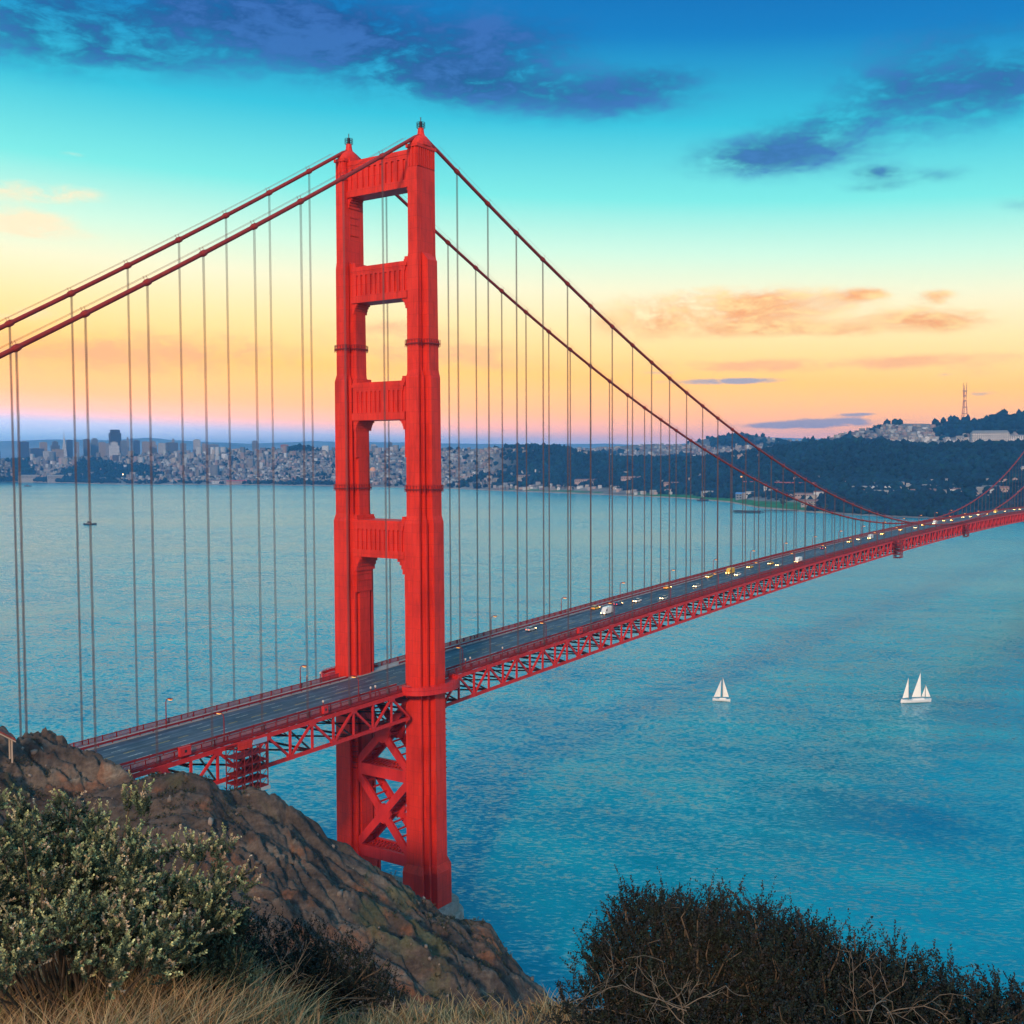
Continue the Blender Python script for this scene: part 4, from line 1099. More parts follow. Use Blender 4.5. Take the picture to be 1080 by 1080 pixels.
# high-rises of the skyline: photo x range, top row, distance, colour, shape, words
TW = [(21, 29.5, 465.5, 7600, 'dark blue', 'slab', 'at the left end of the skyline'), (32, 45, 472.5, 7300, 'dark blue', 'slab', 'low and wide, left of the pyramid'), (42, 49, 466, 7900, 'tan', 'slab', 'behind a low wide block'), (46, 54, 475.5, 7100, 'pale', 'slab', 'low, in front of the skyline left of the pyramid'),
      (54, 62, 465, 7900, 'dark grey', 'step', 'just left of the pyramid'), (56, 66, 473.5, 7200, 'tan', 'slab', 'low, at the foot of the pyramid'), (64, 70.5, 452, 7800, 'white', 'pyramid', ''), (70, 76, 463.5, 8000, 'dark blue', 'slab', 'just right of the pyramid'),
      (79, 83, 466, 7900, 'grey', 'slab', 'slim, right of the pyramid'), (88, 94, 462.8, 8000, 'dark grey', 'slab', 'tall, midway between pyramid and dark block'), (95, 104, 462.2, 8100, 'slate', 'step', 'wide, left of the tall dark block'), (104.5, 111, 466, 7700, 'tan', 'slab', 'beside the tall dark block'),
      (111, 115.5, 467.5, 7700, 'grey', 'slab', 'narrow, left of the white block'), (115.3, 126.8, 453.2, 8200, 'dark brown', 'notched', 'tallest and darkest of the skyline'), (115.5, 125, 465.4, 7500, 'white', 'step', 'in front of the tallest dark block'), (127.5, 133.5, 464.5, 7900, 'slate', 'slab', 'right of the tallest dark block'),
      (133, 136, 460.8, 8000, 'grey', 'step', 'narrow and tall, right of the dark block'), (140.5, 147, 464, 7900, 'dark blue', 'slab', 'dark, alone right of the narrow one'), (150, 157, 465.3, 7800, 'tan', 'slab', 'left one of a pair of tan blocks'), (157.5, 165, 464.8, 7900, 'tan', 'step', 'right one of a pair of tan blocks'),
      (167, 174, 467, 7600, 'pale', 'slab', 'pale, left of the domed block'), (175, 187, 466.3, 7900, 'dark grey', 'slab', 'wide dark block with a small dome above'), (180.5, 184.5, 462.5, 8000, 'grey', 'step', 'slim top above the wide dark block'), (190, 196, 467.2, 7700, 'slate', 'slab', 'right of the wide dark block'),
      (204, 211, 463.2, 7700, 'pale', 'slab', 'tall pale slab midway to the bridge tower'), (212, 217.5, 467, 7600, 'tan', 'step', 'beside the tall pale slab'), (219, 230, 468.3, 7500, 'slate', 'slab', 'wide block right of the pale slab'), (245, 260, 473, 7000, 'pale', 'slab', 'low wide apartment block on the hill'),
      (266, 271, 464.5, 7200, 'slate', 'slab', 'lone slim tower on the hill left of the bridge tower'), (282, 290, 473, 6900, 'pale', 'slab', 'low block right of the lone slim tower'), (296, 304, 468.5, 6900, 'brick', 'slab', 'red brick block on the hill crest'), (336, 343, 472, 6700, 'pale', 'slab', 'right of the dark tree knoll'),
      (391, 396.5, 468.3, 7000, 'pale', 'slab', 'left one seen through the tower portal'), (409.5, 414.5, 466, 7200, 'dark grey', 'step', 'dark one seen through the tower portal'), (410, 416, 471, 6900, 'white', 'slab', 'white one below the dark top in the portal'), (424, 427.5, 470, 7000, 'pale', 'slab', 'right one seen through the tower portal')]
TC = {'dark blue': (0.05, 0.08, 0.16), 'tan': (0.30, 0.25, 0.21), 'pale': (0.40, 0.41, 0.42), 'dark grey': (0.10, 0.11, 0.13), 'white': (0.52, 0.54, 0.56), 'grey': (0.27, 0.27, 0.29), 'slate': (0.15, 0.18, 0.23), 'dark brown': (0.045, 0.038, 0.042), 'brick': (0.34, 0.12, 0.09)}
def tower_mat(n, c):
    m = mat('tower_'+n.replace(' ', '_'), c, .5)
    t = m.node_tree; b = t.nodes['Principled BSDF']; q = N(t, 'ShaderNodeTexCoord')
    sp = N(t, 'ShaderNodeSeparateXYZ'); t.links.new(q.outputs['Object'], sp.inputs[0])
    cb = N(t, 'ShaderNodeCombineXYZ'); t.links.new(math_node(t, 'ADD', sp.outputs[0], sp.outputs[1]), cb.inputs[0]); t.links.new(sp.outputs[2], cb.inputs[1])
    br = N(t, 'ShaderNodeTexBrick'); t.links.new(cb.outputs[0], br.inputs['Vector']); br.offset = 0
    br.inputs['Scale'].default_value = 1; br.inputs['Brick Width'].default_value = 7; br.inputs['Row Height'].default_value = 9; br.inputs['Mortar Size'].default_value = 1.4
    br.inputs['Color1'].default_value = tuple(x*.45 for x in c)+(1,); br.inputs['Color2'].default_value = tuple(x*.7 for x in c)+(1,); br.inputs['Mortar'].default_value = tuple(c)+(1,)
    t.links.new(br.outputs['Color'], b.inputs['Base Color'])
    return m
TM = {k: tower_mat(k, v) for k, v in TC.items()}
ROOFM = mat('flat_roof', (0.2, 0.2, 0.2), .8)
for xa, xb, yt, r, cn, shp, wh in TW:
    pc = (xa+xb)/2; p = at(pc, yt, r); wdt = (xb-xa)/1172.37*r
    base_z = 15.0; H = p.z-base_z
    r0 = empty('high_rise', (p.x, p.y, base_z), azof(pc)+math.radians(12))
    g = MB(); a_ = wdt/2*0.92; d_ = wdt/2*0.62
    if shp == 'pyramid':
        g.loft([[(-d_*1.5, -a_*1.5, 0), (d_*1.5, -a_*1.5, 0), (d_*1.5, a_*1.5, 0), (-d_*1.5, a_*1.5, 0)], [(-2.6, -2.6, H*.82), (2.6, -2.6, H*.82), (2.6, 2.6, H*.82), (-2.6, 2.6, H*.82)]]); g.build('shaft', TM[cn], r0)
        g = MB(); g.loft([[(-2.6, -2.6, H*.822), (2.6, -2.6, H*.822), (2.6, 2.6, H*.822), (-2.6, 2.6, H*.822)], [(-.3, -.3, H), (.3, -.3, H), (.3, .3, H), (-.3, .3, H)]]); g.build('spire', HMATS[2], r0)
        g = MB()
        for s_ in (-1, 1): g.loft([[(-3, s_*a_*.75-2, H*.35), (3, s_*a_*.75-2, H*.35), (3, s_*a_*.75+2, H*.35), (-3, s_*a_*.75+2, H*.35)], [(-3, s_*a_*.5-2, H*.62), (3, s_*a_*.5-2, H*.62), (3, s_*a_*.5+2, H*.62), (-3, s_*a_*.5+2, H*.62)]])
        tag(r0, 'slim white pyramid tower with a sharp spire in the far left skyline', 'high-rise'); r0.name = 'pyramid_tower'
        continue
    if shp == 'notched':
        g.box(-d_, d_, -a_, a_, 0, H*.93); g.box(-d_*.8, d_*.8, -a_*.8, a_*.8, H*.93, H)
        for j in range(-3, 4): g.box(-d_-2.5, -d_, j*a_*.28-a_*.07, j*a_*.28+a_*.07, 0, H*.92)
    elif shp == 'step':
        g.box(-d_, d_, -a_, a_, 0, H*.88); g.box(-d_*.7, d_*.7, -a_*.68, a_*.68, H*.88, H*.97); g.box(-d_*.35, d_*.35, -a_*.3, a_*.3, H*.97, H)
    else:
        g.box(-d_, d_, -a_, a_, 0, H*.985)
    g.build('facade', TM[cn], r0)
    g = MB(); g.box(-d_*.5, d_*.3, -a_*.45, a_*.5, H*.986, H*1.0); g.build('roof_plant', ROOFM, r0)
    tag(r0, '%s high-rise %s' % (cn, wh), 'high-rise', 'high-rises of the far skyline')

# woods as canopy clumps
ico = [(0, 0, 1)]+[(0.894*math.cos(2*math.pi*k/5), 0.894*math.sin(2*math.pi*k/5), 0.447) for k in range(5)]+[(0.894*math.cos(2*math.pi*(k+.5)/5), 0.894*math.sin(2*math.pi*(k+.5)/5), -0.447) for k in range(5)]+[(0, 0, -1)]
icf = [(0, 1+k, 1+(k+1) % 5) for k in range(5)]+[(1+k, 6+k, 1+(k+1) % 5) for k in range(5)]+[(1+(k+1) % 5, 6+k, 6+(k+1) % 5) for k in range(5)]+[(11, 6+(k+1) % 5, 6+k) for k in range(5)]
ico = np.array(ico); icf = np.array(icf)
n = 60000
px = rng.uniform(-60, 1250, n); tv = rng.uniform(1.9, 9.0, n)
x, y, z, r = land_column(px, tv)
wd = wooded(px, tv, x, y)
keep = (rng.random(n) < wd**1.5*(0.55+0.45*(tv > 4)))
pick = np.where(keep)[0][:15000]
extra = np.where((~keep) & (px < 520) & (rng.random(n) < 0.06) & (tv > 2) & (tv < 6))[0][:900]
pick = np.concatenate([pick, extra])
m_ = len(pick)
rad = rng.uniform(6, 12, m_)*np.where(pick < 0, 1, 1)*np.where(tv[pick] > 6.6, 1.3, 1.0)
V = ico[None]*(1+rng.uniform(-.38, .38, (m_, 12, 1)))*rad[:, None, None]*np.stack([np.ones(m_), np.ones(m_), rng.uniform(.8, 1.35, m_)], -1)[:, None, :]
V = V+np.stack([x[pick], y[pick], z[pick]+rad*0.45], -1)[:, None, :]
Fc = icf[None]+(np.arange(m_)*12)[:, None, None]
cw = np.array([0.003, 0.021, 0.036])[None]*rng.uniform(.6, 1.5, (m_, 1))*(1+.6*fbm(x[pick]/150, y[pick]/150, 3, 33))[:, None]*(1+rng.uniform(-.2, .2, (m_, 3)))
tag(npmesh('far_woods', V.reshape(-1, 3), Fc.reshape(-1, 3), tint_mat('woodland', .9), attr=np.repeat(cw, 12, 0)), kind='stuff')

# single trees along the far shore, trunk and crown
def far_tree(px, py, h, label, first=[None]):
    p, r = land(px, py)
    if first[0] is None:
        r0 = empty('tree'); g = MB(); g.tube([(0, 0, -2), (0.1, 0, 2), (0.2, 0.1, 5.5)], [.6, .45, .25], 6); g.build('trunk', mat('bark', (0.06, 0.045, 0.035), .9), r0)
        vs = []; fs = []
        rg = np.random.default_rng(5)
        for j in range(26):
            c = rg.normal(0, 1, 3)*np.array([1.7, 1.7, 1.6])+np.array([.2, 0, 6.6]); v = ico*(1+rg.uniform(-.4, .4, (12, 1)))*rg.uniform(.9, 1.7)+c
            fs.append(icf+12*j); vs.append(v)
        npmesh('crown', np.concatenate(vs), np.concatenate(fs), mat('tree_leaf', (0.014, 0.04, 0.028), .9, noise_amt=.5, noise_scale=.5), r0); o = first[0] = r0
    else: o = copy_tree(first[0])
    o.location = p; o.scale = (h/9,)*3; o.rotation_euler = (0, 0, px)
    tag(o, label, 'tree', 'single trees along the far shore')
for i in range(36):
    px = [140, 152, 163, 178, 190, 203, 216, 268, 277, 306, 315, 321, 329, 338, 345, 482, 489, 494, 500, 506, 512, 520, 548, 556, 579, 587, 596, 604, 646, 652, 690, 702, 735, 748, 826, 872][i]
    py = float(interp(px, SHORE, 1))-rng.uniform(3.0, 6.0)
    far_tree(px, py, rng.uniform(11, 19), 'dark round-headed tree on the far shore, %s' % ('left of the bridge tower' if px < 360 else ('just right of the bridge tower' if px < 620 else 'by the green shore field')))

# landmarks of the far shore
p, r = land(393.5, 503); r0 = empty('domed_rotunda', p); g = MB()
for k in range(8):
    th = 2*math.pi*k/8; g.box(14*math.cos(th)-2.2, 14*math.cos(th)+2.2, 14*math.sin(th)-2.2, 14*math.sin(th)+2.2, -3, 24)
g.tube([(0, 0, 24), (0, 0, 30)], 17.5, 16); g.build('arcade', HMATS[4], r0)
g = MB(); g.loft([[(q*math.cos(2*math.pi*k/16), q*math.sin(2*math.pi*k/16), zq) for k in range(16)] for q, zq in ((16.5, 30.01), (16, 35), (13, 42), (7.5, 47), (1.5, 49))]); g.build('dome', mat('orange_dome', (0.62, 0.30, 0.16), .7), r0)
tag(r0, 'orange domed rotunda on the far shore seen through the tower portal', 'monument')
# three-legged mast on the right hand hill
p = at(1017, 446, 4800); k_ = 4800*40.5/1172.37/298.0; r0 = empty('antenna_tower', (p.x, p.y, p.z-6), 0.4); g = MB()
def leg_r(zq): return (23-zq*0.085 if zq < 180 else 7.7+(zq-180)*0.062)*k_*1.15
zs = [0, 60, 115, 165, 205, 235]
for j in range(3):
    th = 2*math.pi*j/3
    g.tube([(leg_r(q)*math.cos(th), leg_r(q)*math.sin(th), q*k_) for q in zs], 3.0*k_, 5)
g.build('legs', mat('mast_red', (0.42, 0.12, 0.08), .7), r0)
g = MB()
for q, th_ in ((30, 3), (75, 4), (120, 6), (165, 7), (200, 6), (234, 4)):
    R3 = leg_r(q)+1.2; tri = [(R3*math.cos(2*math.pi*j/3), R3*math.sin(2*math.pi*j/3)) for j in range(3)]
    g.loft([[(a_, b_, q*k_) for a_, b_ in tri], [(a_, b_, (q+th_)*k_) for a_, b_ in tri]])
R3 = leg_r(235)*1.5; g.loft([[(R3*math.cos(2*math.pi*j/3), R3*math.sin(2*math.pi*j/3), 238.5*k_) for j in range(3)], [(R3*math.cos(2*math.pi*j/3), R3*math.sin(2*math.pi*j/3), 242*k_) for j in range(3)]])
g.build('crossarm', mat('mast_grey', (0.3, 0.2, 0.18), .7), r0)
for j in range(3):
    th = 2*math.pi*j/3; R3 = leg_r(235); g = MB(); g.tube([(R3*math.cos(th), R3*math.sin(th), 242.2*k_), (R3*math.cos(th), R3*math.sin(th), (298 if j else 280)*k_)], [2.6*k_, 1.4*k_], 5); g.build('mast', bpy.data.materials['mast_red'], r0)
tag(r0, 'tall three-legged antenna tower on the hilltop at the right', 'antenna tower')
# hospital blocks and other pale buildings on the right
def block(px0, px1, yt, yb, r, m, name, label, cat='building', depth=0.5, roof=None, gables=0):
    pc = (px0+px1)/2; pb = at(pc, yb, r); H = (yb-yt)/1172.37*r; wd_ = (px1-px0)/1172.37*r
    r0 = empty(name, pb, azof(pc)+0.1); g = MB(); d_ = wd_*depth/2+4
    g.box(-d_, d_, -wd_/2, wd_/2, -25, H); g.build('wall', m, r0)
    g = MB()
    if gables:
        for j in range(gables):
            ya = -wd_/2+wd_*j/gables; yb_ = ya+wd_/gables*.94; hh_ = H*.8
            g.add([(-d_-1, ya, H+.02), (-d_-1, yb_, H+.02), (-d_-1, (ya+yb_)/2, H+hh_), (d_, ya, H+.02), (d_, yb_, H+.02), (d_, (ya+yb_)/2, H+hh_)], [(0, 2, 1), (3, 4, 5), (0, 3, 5, 2), (1, 2, 5, 4), (0, 1, 4, 3)])
    else: g.loft([[(-d_-1, -wd_/2-1, H+.02), (d_+1, -wd_/2-1, H+.02), (d_+1, wd_/2+1, H+.02), (-d_-1, wd_/2+1, H+.02)], [(-d_*.5, -wd_/2*.9, H*1.25+1), (d_*.5, -wd_/2*.9, H*1.25+1), (d_*.5, wd_/2*.9, H*1.25+1), (-d_*.5, wd_/2*.9, H*1.25+1)]])
    g.build('roof', roof or RMATS[2], r0)
    g = MB(); n_ = max(3, int(wd_/7)); rows = max(1, int(H/5))
    for j in range(n_):
        for i in range(rows):
            yc = -wd_/2+wd_*(j+.5)/n_; zc_ = H*(i+.5)/rows
            g.box(-d_-.06, -d_+.1, yc-wd_/n_*.28, yc+wd_/n_*.28, zc_-H/rows*.22, zc_+H/rows*.22)
    g.build('windows', GLASSD, r0)
    return tag(r0, label, cat)
block(1027, 1060, 457.5, 466, 4350, TM['white'], 'hospital_building', 'long white hospital block on the slope below the hilltop antenna', roof=ROOFM)
block(1046, 1059, 456.6, 462, 4350, TM['pale'], 'hospital_building', 'pale taller wing behind the right half of the long white hospital', roof=ROOFM)
block(1008.5, 1016, 462.5, 470, 4350, TM['pale'], 'apartment_tower', 'squat pale tower on the slope below the antenna tower', roof=ROOFM)
block(1065, 1079, 460, 463, 4350, TM['white'], 'hospital_building', 'low white wing at the right edge below the hilltop', roof=ROOFM)
def rblock(px0, px1, yt, yb, *a, **k):
    p, r = land((px0+px1)/2, yb); return block(px0, px1, yt, yb, r-12, *a, **k)
rblock(916, 942, 514.5, 517, HMATS[2], 'row_houses', 'white row of gabled quarters in the woods behind the bridge', cat='house', depth=.2, gables=7, roof=HMATS[2])
rblock(899, 914, 513.5, 515.5, HMATS[0], 'barracks', 'long pale building left of the gabled white row in the woods', depth=.2)
rblock(921, 948, 518, 520.5, HMATS[0], 'barracks', 'long pale building just below the gabled white row', depth=.2)
rblock(956, 963, 512.5, 515.5, HMATS[0], 'barracks', 'small pale building right of the gabled white row', depth=.4)
rblock(973, 981, 512, 514, HMATS[2], 'barracks', 'small white building amid woods right of the gabled row', depth=.4)
rblock(1037, 1054, 513.5, 517, HMATS[2], 'barracks', 'white building with a slate roof between the two rising cables', depth=.4, roof=RMATS[3])
rblock(1054, 1063, 515, 520, HMATS[4], 'brick_house', 'pinkish red building right of the white one between the rising cables', depth=.5, roof=RMATS[1])
rblock(1078, 1090, 494, 499.5, HMATS[2], 'storage_tank_house', 'white building cut by the right edge of the view', depth=.5)
rblock(1030, 1046, 523, 525, HMATS[1], 'barracks', 'low tan building above the lit traffic at the right', depth=.3)
rblock(845, 866, 528.5, 533, HMATS[1], 'boathouse', 'low tan building with russet roof at the foot of the green field', depth=.4, roof=RMATS[1])
rblock(776, 785, 521, 526, HMATS[5], 'hangar', 'small blue-roofed hangar left of the green field', depth=.6, roof=mat('blue_roof', (0.08, 0.22, 0.5), .6))
rblock(786, 796, 519.5, 523, HMATS[2], 'hangar', 'white hangar beside the blue-roofed one', depth=.5)
rblock(805.5, 808.5, 514.5, 521, HMATS[2], 'watch_tower', 'narrow white tower house at the top edge of the green field', depth=.8)
rblock(811, 822, 517, 520.5, HMATS[0], 'barracks', 'cream building at the top edge of the green field', depth=.4)
rblock(826, 836, 518.5, 521, HMATS[4], 'barracks', 'pink building above the right half of the green field', depth=.4, roof=RMATS[1])
rblock(838, 858, 521, 524, HMATS[4], 'barracks', 'long reddish building at the right end of the green field', depth=.3, roof=RMATS[1])
rblock(740, 766, 518.5, 520.5, HMATS[2], 'barracks', 'long white building behind the shore field, left of the blue-roofed hangar', depth=.2)
rblock(700, 722, 509, 511, HMATS[4], 'barracks', 'reddish row on the slope behind the shore field', depth=.2, roof=RMATS[1])
rblock(655, 680, 503, 505.5, HMATS[4], 'barracks', 'long reddish barracks at the foot of the wooded hill', depth=.2, roof=RMATS[1])
rblock(545, 572, 501.5, 503.5, HMATS[1], 'barracks', 'pale pink barracks row on the flat shore right of the tower', depth=.2, roof=RMATS[1])
rblock(606, 632, 506, 508.5, HMATS[4], 'warehouse', 'long russet warehouse on the flat shore', depth=.2, roof=RMATS[1])
rblock(471, 486, 507, 509, HMATS[0], 'warehouse', 'pale low warehouse just right of the tower', depth=.3)
rblock(224, 236, 507, 509.3, HMATS[2], 'pier_shed', 'white pier shed with russet roof left of the tower', depth=.4, roof=RMATS[1])
rblock(239, 260, 507.3, 509.6, HMATS[4], 'pier_shed', 'long red pier shed on the far shore left of the tower', depth=.3, roof=mat('red_shed_roof', (0.5, 0.06, 0.06), .7))
rblock(22, 48, 501.8, 504.2, HMATS[6], 'pier_shed', 'long tan pier shed at the left end of the far shore', depth=.3, roof=RMATS[2])
rblock(52, 74, 502, 504.8, HMATS[1], 'pier_shed', 'tan pier shed right of the long one on the left shore', depth=.3, roof=RMATS[2])
# red viaduct in front of the woods
pa, ra_ = land(786, 512); pb, rb_ = land(858, 514); r0 = empty('viaduct', pa); g = MB(); d_ = pb-pa
g.bar((0, 0, 12), d_+Vector((0, 0, 12)), 14, 3); g.build('deck', mat('viaduct_red', (0.45, 0.12, 0.10), .7), r0)
for j in range(9):
    q = d_*((j+.5)/9); g = MB(); g.box(q.x-3, q.x+3, q.y-3, q.y+3, q.z-15, q.z+10.4); g.build('pillar', CONC, r0)
tag(r0, 'low reddish road viaduct behind the green shore field', 'viaduct')
# wharf and trestle off the field
def wpt(px, py): 
    d = ray(px, py); k = -CAM.z/d.z; return CAM+d*k
pa, pb = wpt(774, 540.5), wpt(803, 541); r0 = empty('wharf', (pa.x, pa.y, 0)); g = MB(); d_ = pb-pa
g.bar((0, 0, 4.2), d_+Vector((0, 0, 4.2)), 14, 2.4); g.build('platform', mat('tarred_timber', (0.03, 0.03, 0.035), .9), r0)
g = MB()
for j in range(24):
    q = d_*(j/23)
    for o_ in (-5, 5): g.tube([(q.x, q.y+o_, -4), (q.x, q.y+o_, 3.1)], .7, 5)
g.build('piles', BLACK, r0); tag(r0, 'dark timber wharf standing in the water off the green field', 'wharf')
pa, pb = wpt(804.5, 540.3), wpt(842, 540); r0 = empty('trestle_pier', (pa.x, pa.y, 0)); g = MB(); d_ = pb-pa
g.bar((0, 0, 4.4), d_+Vector((0, 0, 4.4)), 4, 1.0); g.build('walkway', bpy.data.materials['tarred_timber'], r0); g = MB()
for j in range(26):
    q = d_*(j/25); g.tube([(q.x, q.y, -4), (q.x, q.y, 3.9)], .5, 5)
g.build('piles', BLACK, r0); tag(r0, 'thin trestle footpier linking the dark wharf to the shore', 'pier')
pa, pb = wpt(114, 509.8), wpt(182, 511.2); g = MB(); d_ = pb-pa
g.loft([[(-6, -14, -3), (6, 14, -3), (3, 6, 3.2), (-3, -6, 3.2)], [(d_.x-6, d_.y-14, -3), (d_.x+6, d_.y+14, -3), (d_.x+3, d_.y+6, 3.2), (d_.x-3, d_.y-6, 3.2)]])
tag(g.build('breakwater', CONC, None, loc=(pa.x, pa.y, 0)), 'thin breakwater lying off the far shore at the left', 'breakwater')
# lit lamps far off
for px, py, lb in ((130, 503.5, 'bright white shore light below the skyline'), (782, 508, 'orange light glowing in front of the dark wooded hill')):
    p, r = land(px, py); r0 = empty('floodlight', p); g = MB(); g.tube([(0, 0, -1), (0, 0, 14)], .3, 6); g.build('pole', BLACK, r0)
    g = MB(); g.loft([[(q*math.cos(2*math.pi*k/10), q*math.sin(2*math.pi*k/10), 14.02+zq) for k in range(10)] for q, zq in ((1.2, 0), (3.0, 1.4), (3.0, 2.6), (1.2, 4))]); g.build('lamp', HEADL if px < 200 else AMBER, r0)
    tag(r0, lb, 'light')

# ------------------------------------------------------------------ boats
SAIL = mat('white_sailcloth', (0.82, 0.82, 0.80), .7); HULLW = mat('white_hull', (0.72, 0.73, 0.75), .35); HULLB = mat('dark_hull', (0.03, 0.04, 0.06), .4); SPAR = mat('varnished_spar', (0.25, 0.18, 0.12), .5)
def hull(L_, B_, H_, m, parent):
    g = MB(); rings = []
    for f in np.linspace(0, 1, 13):
        wv = B_/2*(math.sin(math.pi*min(1, (0.06+f*0.94)))**0.6 if f < .98 else 0.05)*(1-.12*(1-f))
        sheer = H_*(0.85+0.35*(2*f-0.9)**2); xx = -L_/2+L_*f
        rings.append([(xx, -wv, sheer), (xx+L_*.02*(f > .8), -wv*.82, H_*.25), (xx-L_*.03*(f > .8), 0, -H_*.35*(1-f*.6)), (xx+L_*.02*(f > .8), wv*.82, H_*.25), (xx, wv, sheer)])
    g.loft(rings); g.build('hull', m, parent)
    g = MB(); g.loft([[(-L_*.28, -B_*.26, H_*.8), (L_*.16, -B_*.2, H_*.8), (L_*.16, B_*.2, H_*.8), (-L_*.28, B_*.26, H_*.8)], [(-L_*.25, -B_*.2, H_*1.35), (L_*.1, -B_*.15, H_*1.3), (L_*.1, B_*.15, H_*1.3), (-L_*.25, B_*.2, H_*1.35)]]); g.build('cabin', m, parent)
def sail(pts, parent, belly=.5, name='sail'):
    """triangular sail (tack, clew, head) with a bellied grid and thickness"""
    a_, b_, c_ = (Vector(q) for q in pts); n_ = 6; V = []; ids = {}
    nrm = (b_-a_).cross(c_-a_).normalized()
    g = MB()
    for side_ in (0, 1):
        for i in range(n_+1):
            for j in range(n_+1-i):
                u_, v_ = i/n_, j/n_; w_ = 1-u_-v_
                ids[(side_, i, j)] = len(V); V.append(a_*w_+b_*u_+c_*v_+nrm*(belly*27*u_*v_*w_*.6+.05*side_+belly*u_*w_))
    Fs = []
    for side_ in (0, 1):
        for i in range(n_):
            for j in range(n_-i):
                t1 = (ids[(side_, i, j)], ids[(side_, i+1, j)], ids[(side_, i, j+1)]); Fs.append(t1 if side_ else t1[::-1])
                if j < n_-i-1:
                    t2 = (ids[(side_, i+1, j)], ids[(side_, i+1, j+1)], ids[(side_, i, j+1)]); Fs.append(t2 if side_ else t2[::-1])
    g.add(V, Fs); return g.build(name, SAIL, parent, smooth=True)
def mast(x_, z0, z1, parent, boom=None):
    g = MB(); g.tube([(x_, 0, z0), (x_, 0, z1)], [.14, .08], 6)
    g.build('mast', SPAR, parent)
    if boom:
        g = MB(); g.bar((x_, 0, z0+1.7), (boom, .5, z0+1.9), .14, .14); g.build('boom', SPAR, parent)
ang = math.atan2(_r.y, _r.x)
p = wpt(761, 739.5); b1 = empty('sailboat', (p.x, p.y, 0), ang+math.pi-.25); hull(9.6, 2.8, 1.35, HULLW, b1)
mast(-0.5, 1, 13.6, b1, -4.0); sail([(-0.8, .1, 2.5), (-4.0, .6, 2.7), (-0.7, .1, 13.2)], b1, .25); sail([(4.3, 0, 2.2), (0.6, .5, 2.6), (0.2, 0, 12.0)], b1, .3, 'jib')
tag(b1, 'small white sailboat with two sails, the left one on the open water', 'sailboat')
p = wpt(966, 741); b2 = empty('schooner', (p.x, p.y, 0), ang+math.pi+.2); hull(18.0, 4.2, 1.8, HULLW, b2)
mast(-2.4, 1.4, 17.0, b2, -3.8); mast(-5.6, 1.4, 9.8, b2, -8.4); mast(4.6, 1.4, 14.5, b2)
sail([(2.6, .1, 3.2), (-2.6, .6, 3.2), (-2.5, .1, 16.4)], b2, .3); sail([(-5.9, .1, 3.0), (-8.5, .5, 3.0), (-5.8, .1, 9.4)], b2, .2, 'mizzen_sail'); sail([(-3.2, .1, 3.1), (-5.3, .1, 3.1), (-5.5, .1, 8.6)], b2, .15, 'mizzen_staysail'); sail([(8.2, 0, 2.8), (4.9, .5, 3.2), (4.8, 0.1, 13.8)], b2, .3, 'jib')
tag(b2, 'larger white two-masted sailing yacht with several sails, right of the small sailboat', 'sailboat')
for px, py, L_, lb in ((95, 553.5, 26, 'small dark motor boat on the bay seen left of the tower'), (29.5, 513, 34, 'dark boat close to the far shore at the left edge'), (741, 528.4, 36, 'dark vessel moored off the green shore field')):
    p = wpt(px, py); o = empty('motor_boat', (p.x, p.y, 0), ang+.1); hull(L_, L_*.28, L_*.13, HULLB, o)
    g = MB(); g.box(-L_*.2, L_*.05, -L_*.07, L_*.07, L_*.171, L_*.27); g.build('wheelhouse', bpy.data.materials['tarred_timber'], o)
    tag(o, lb, 'motor boat')

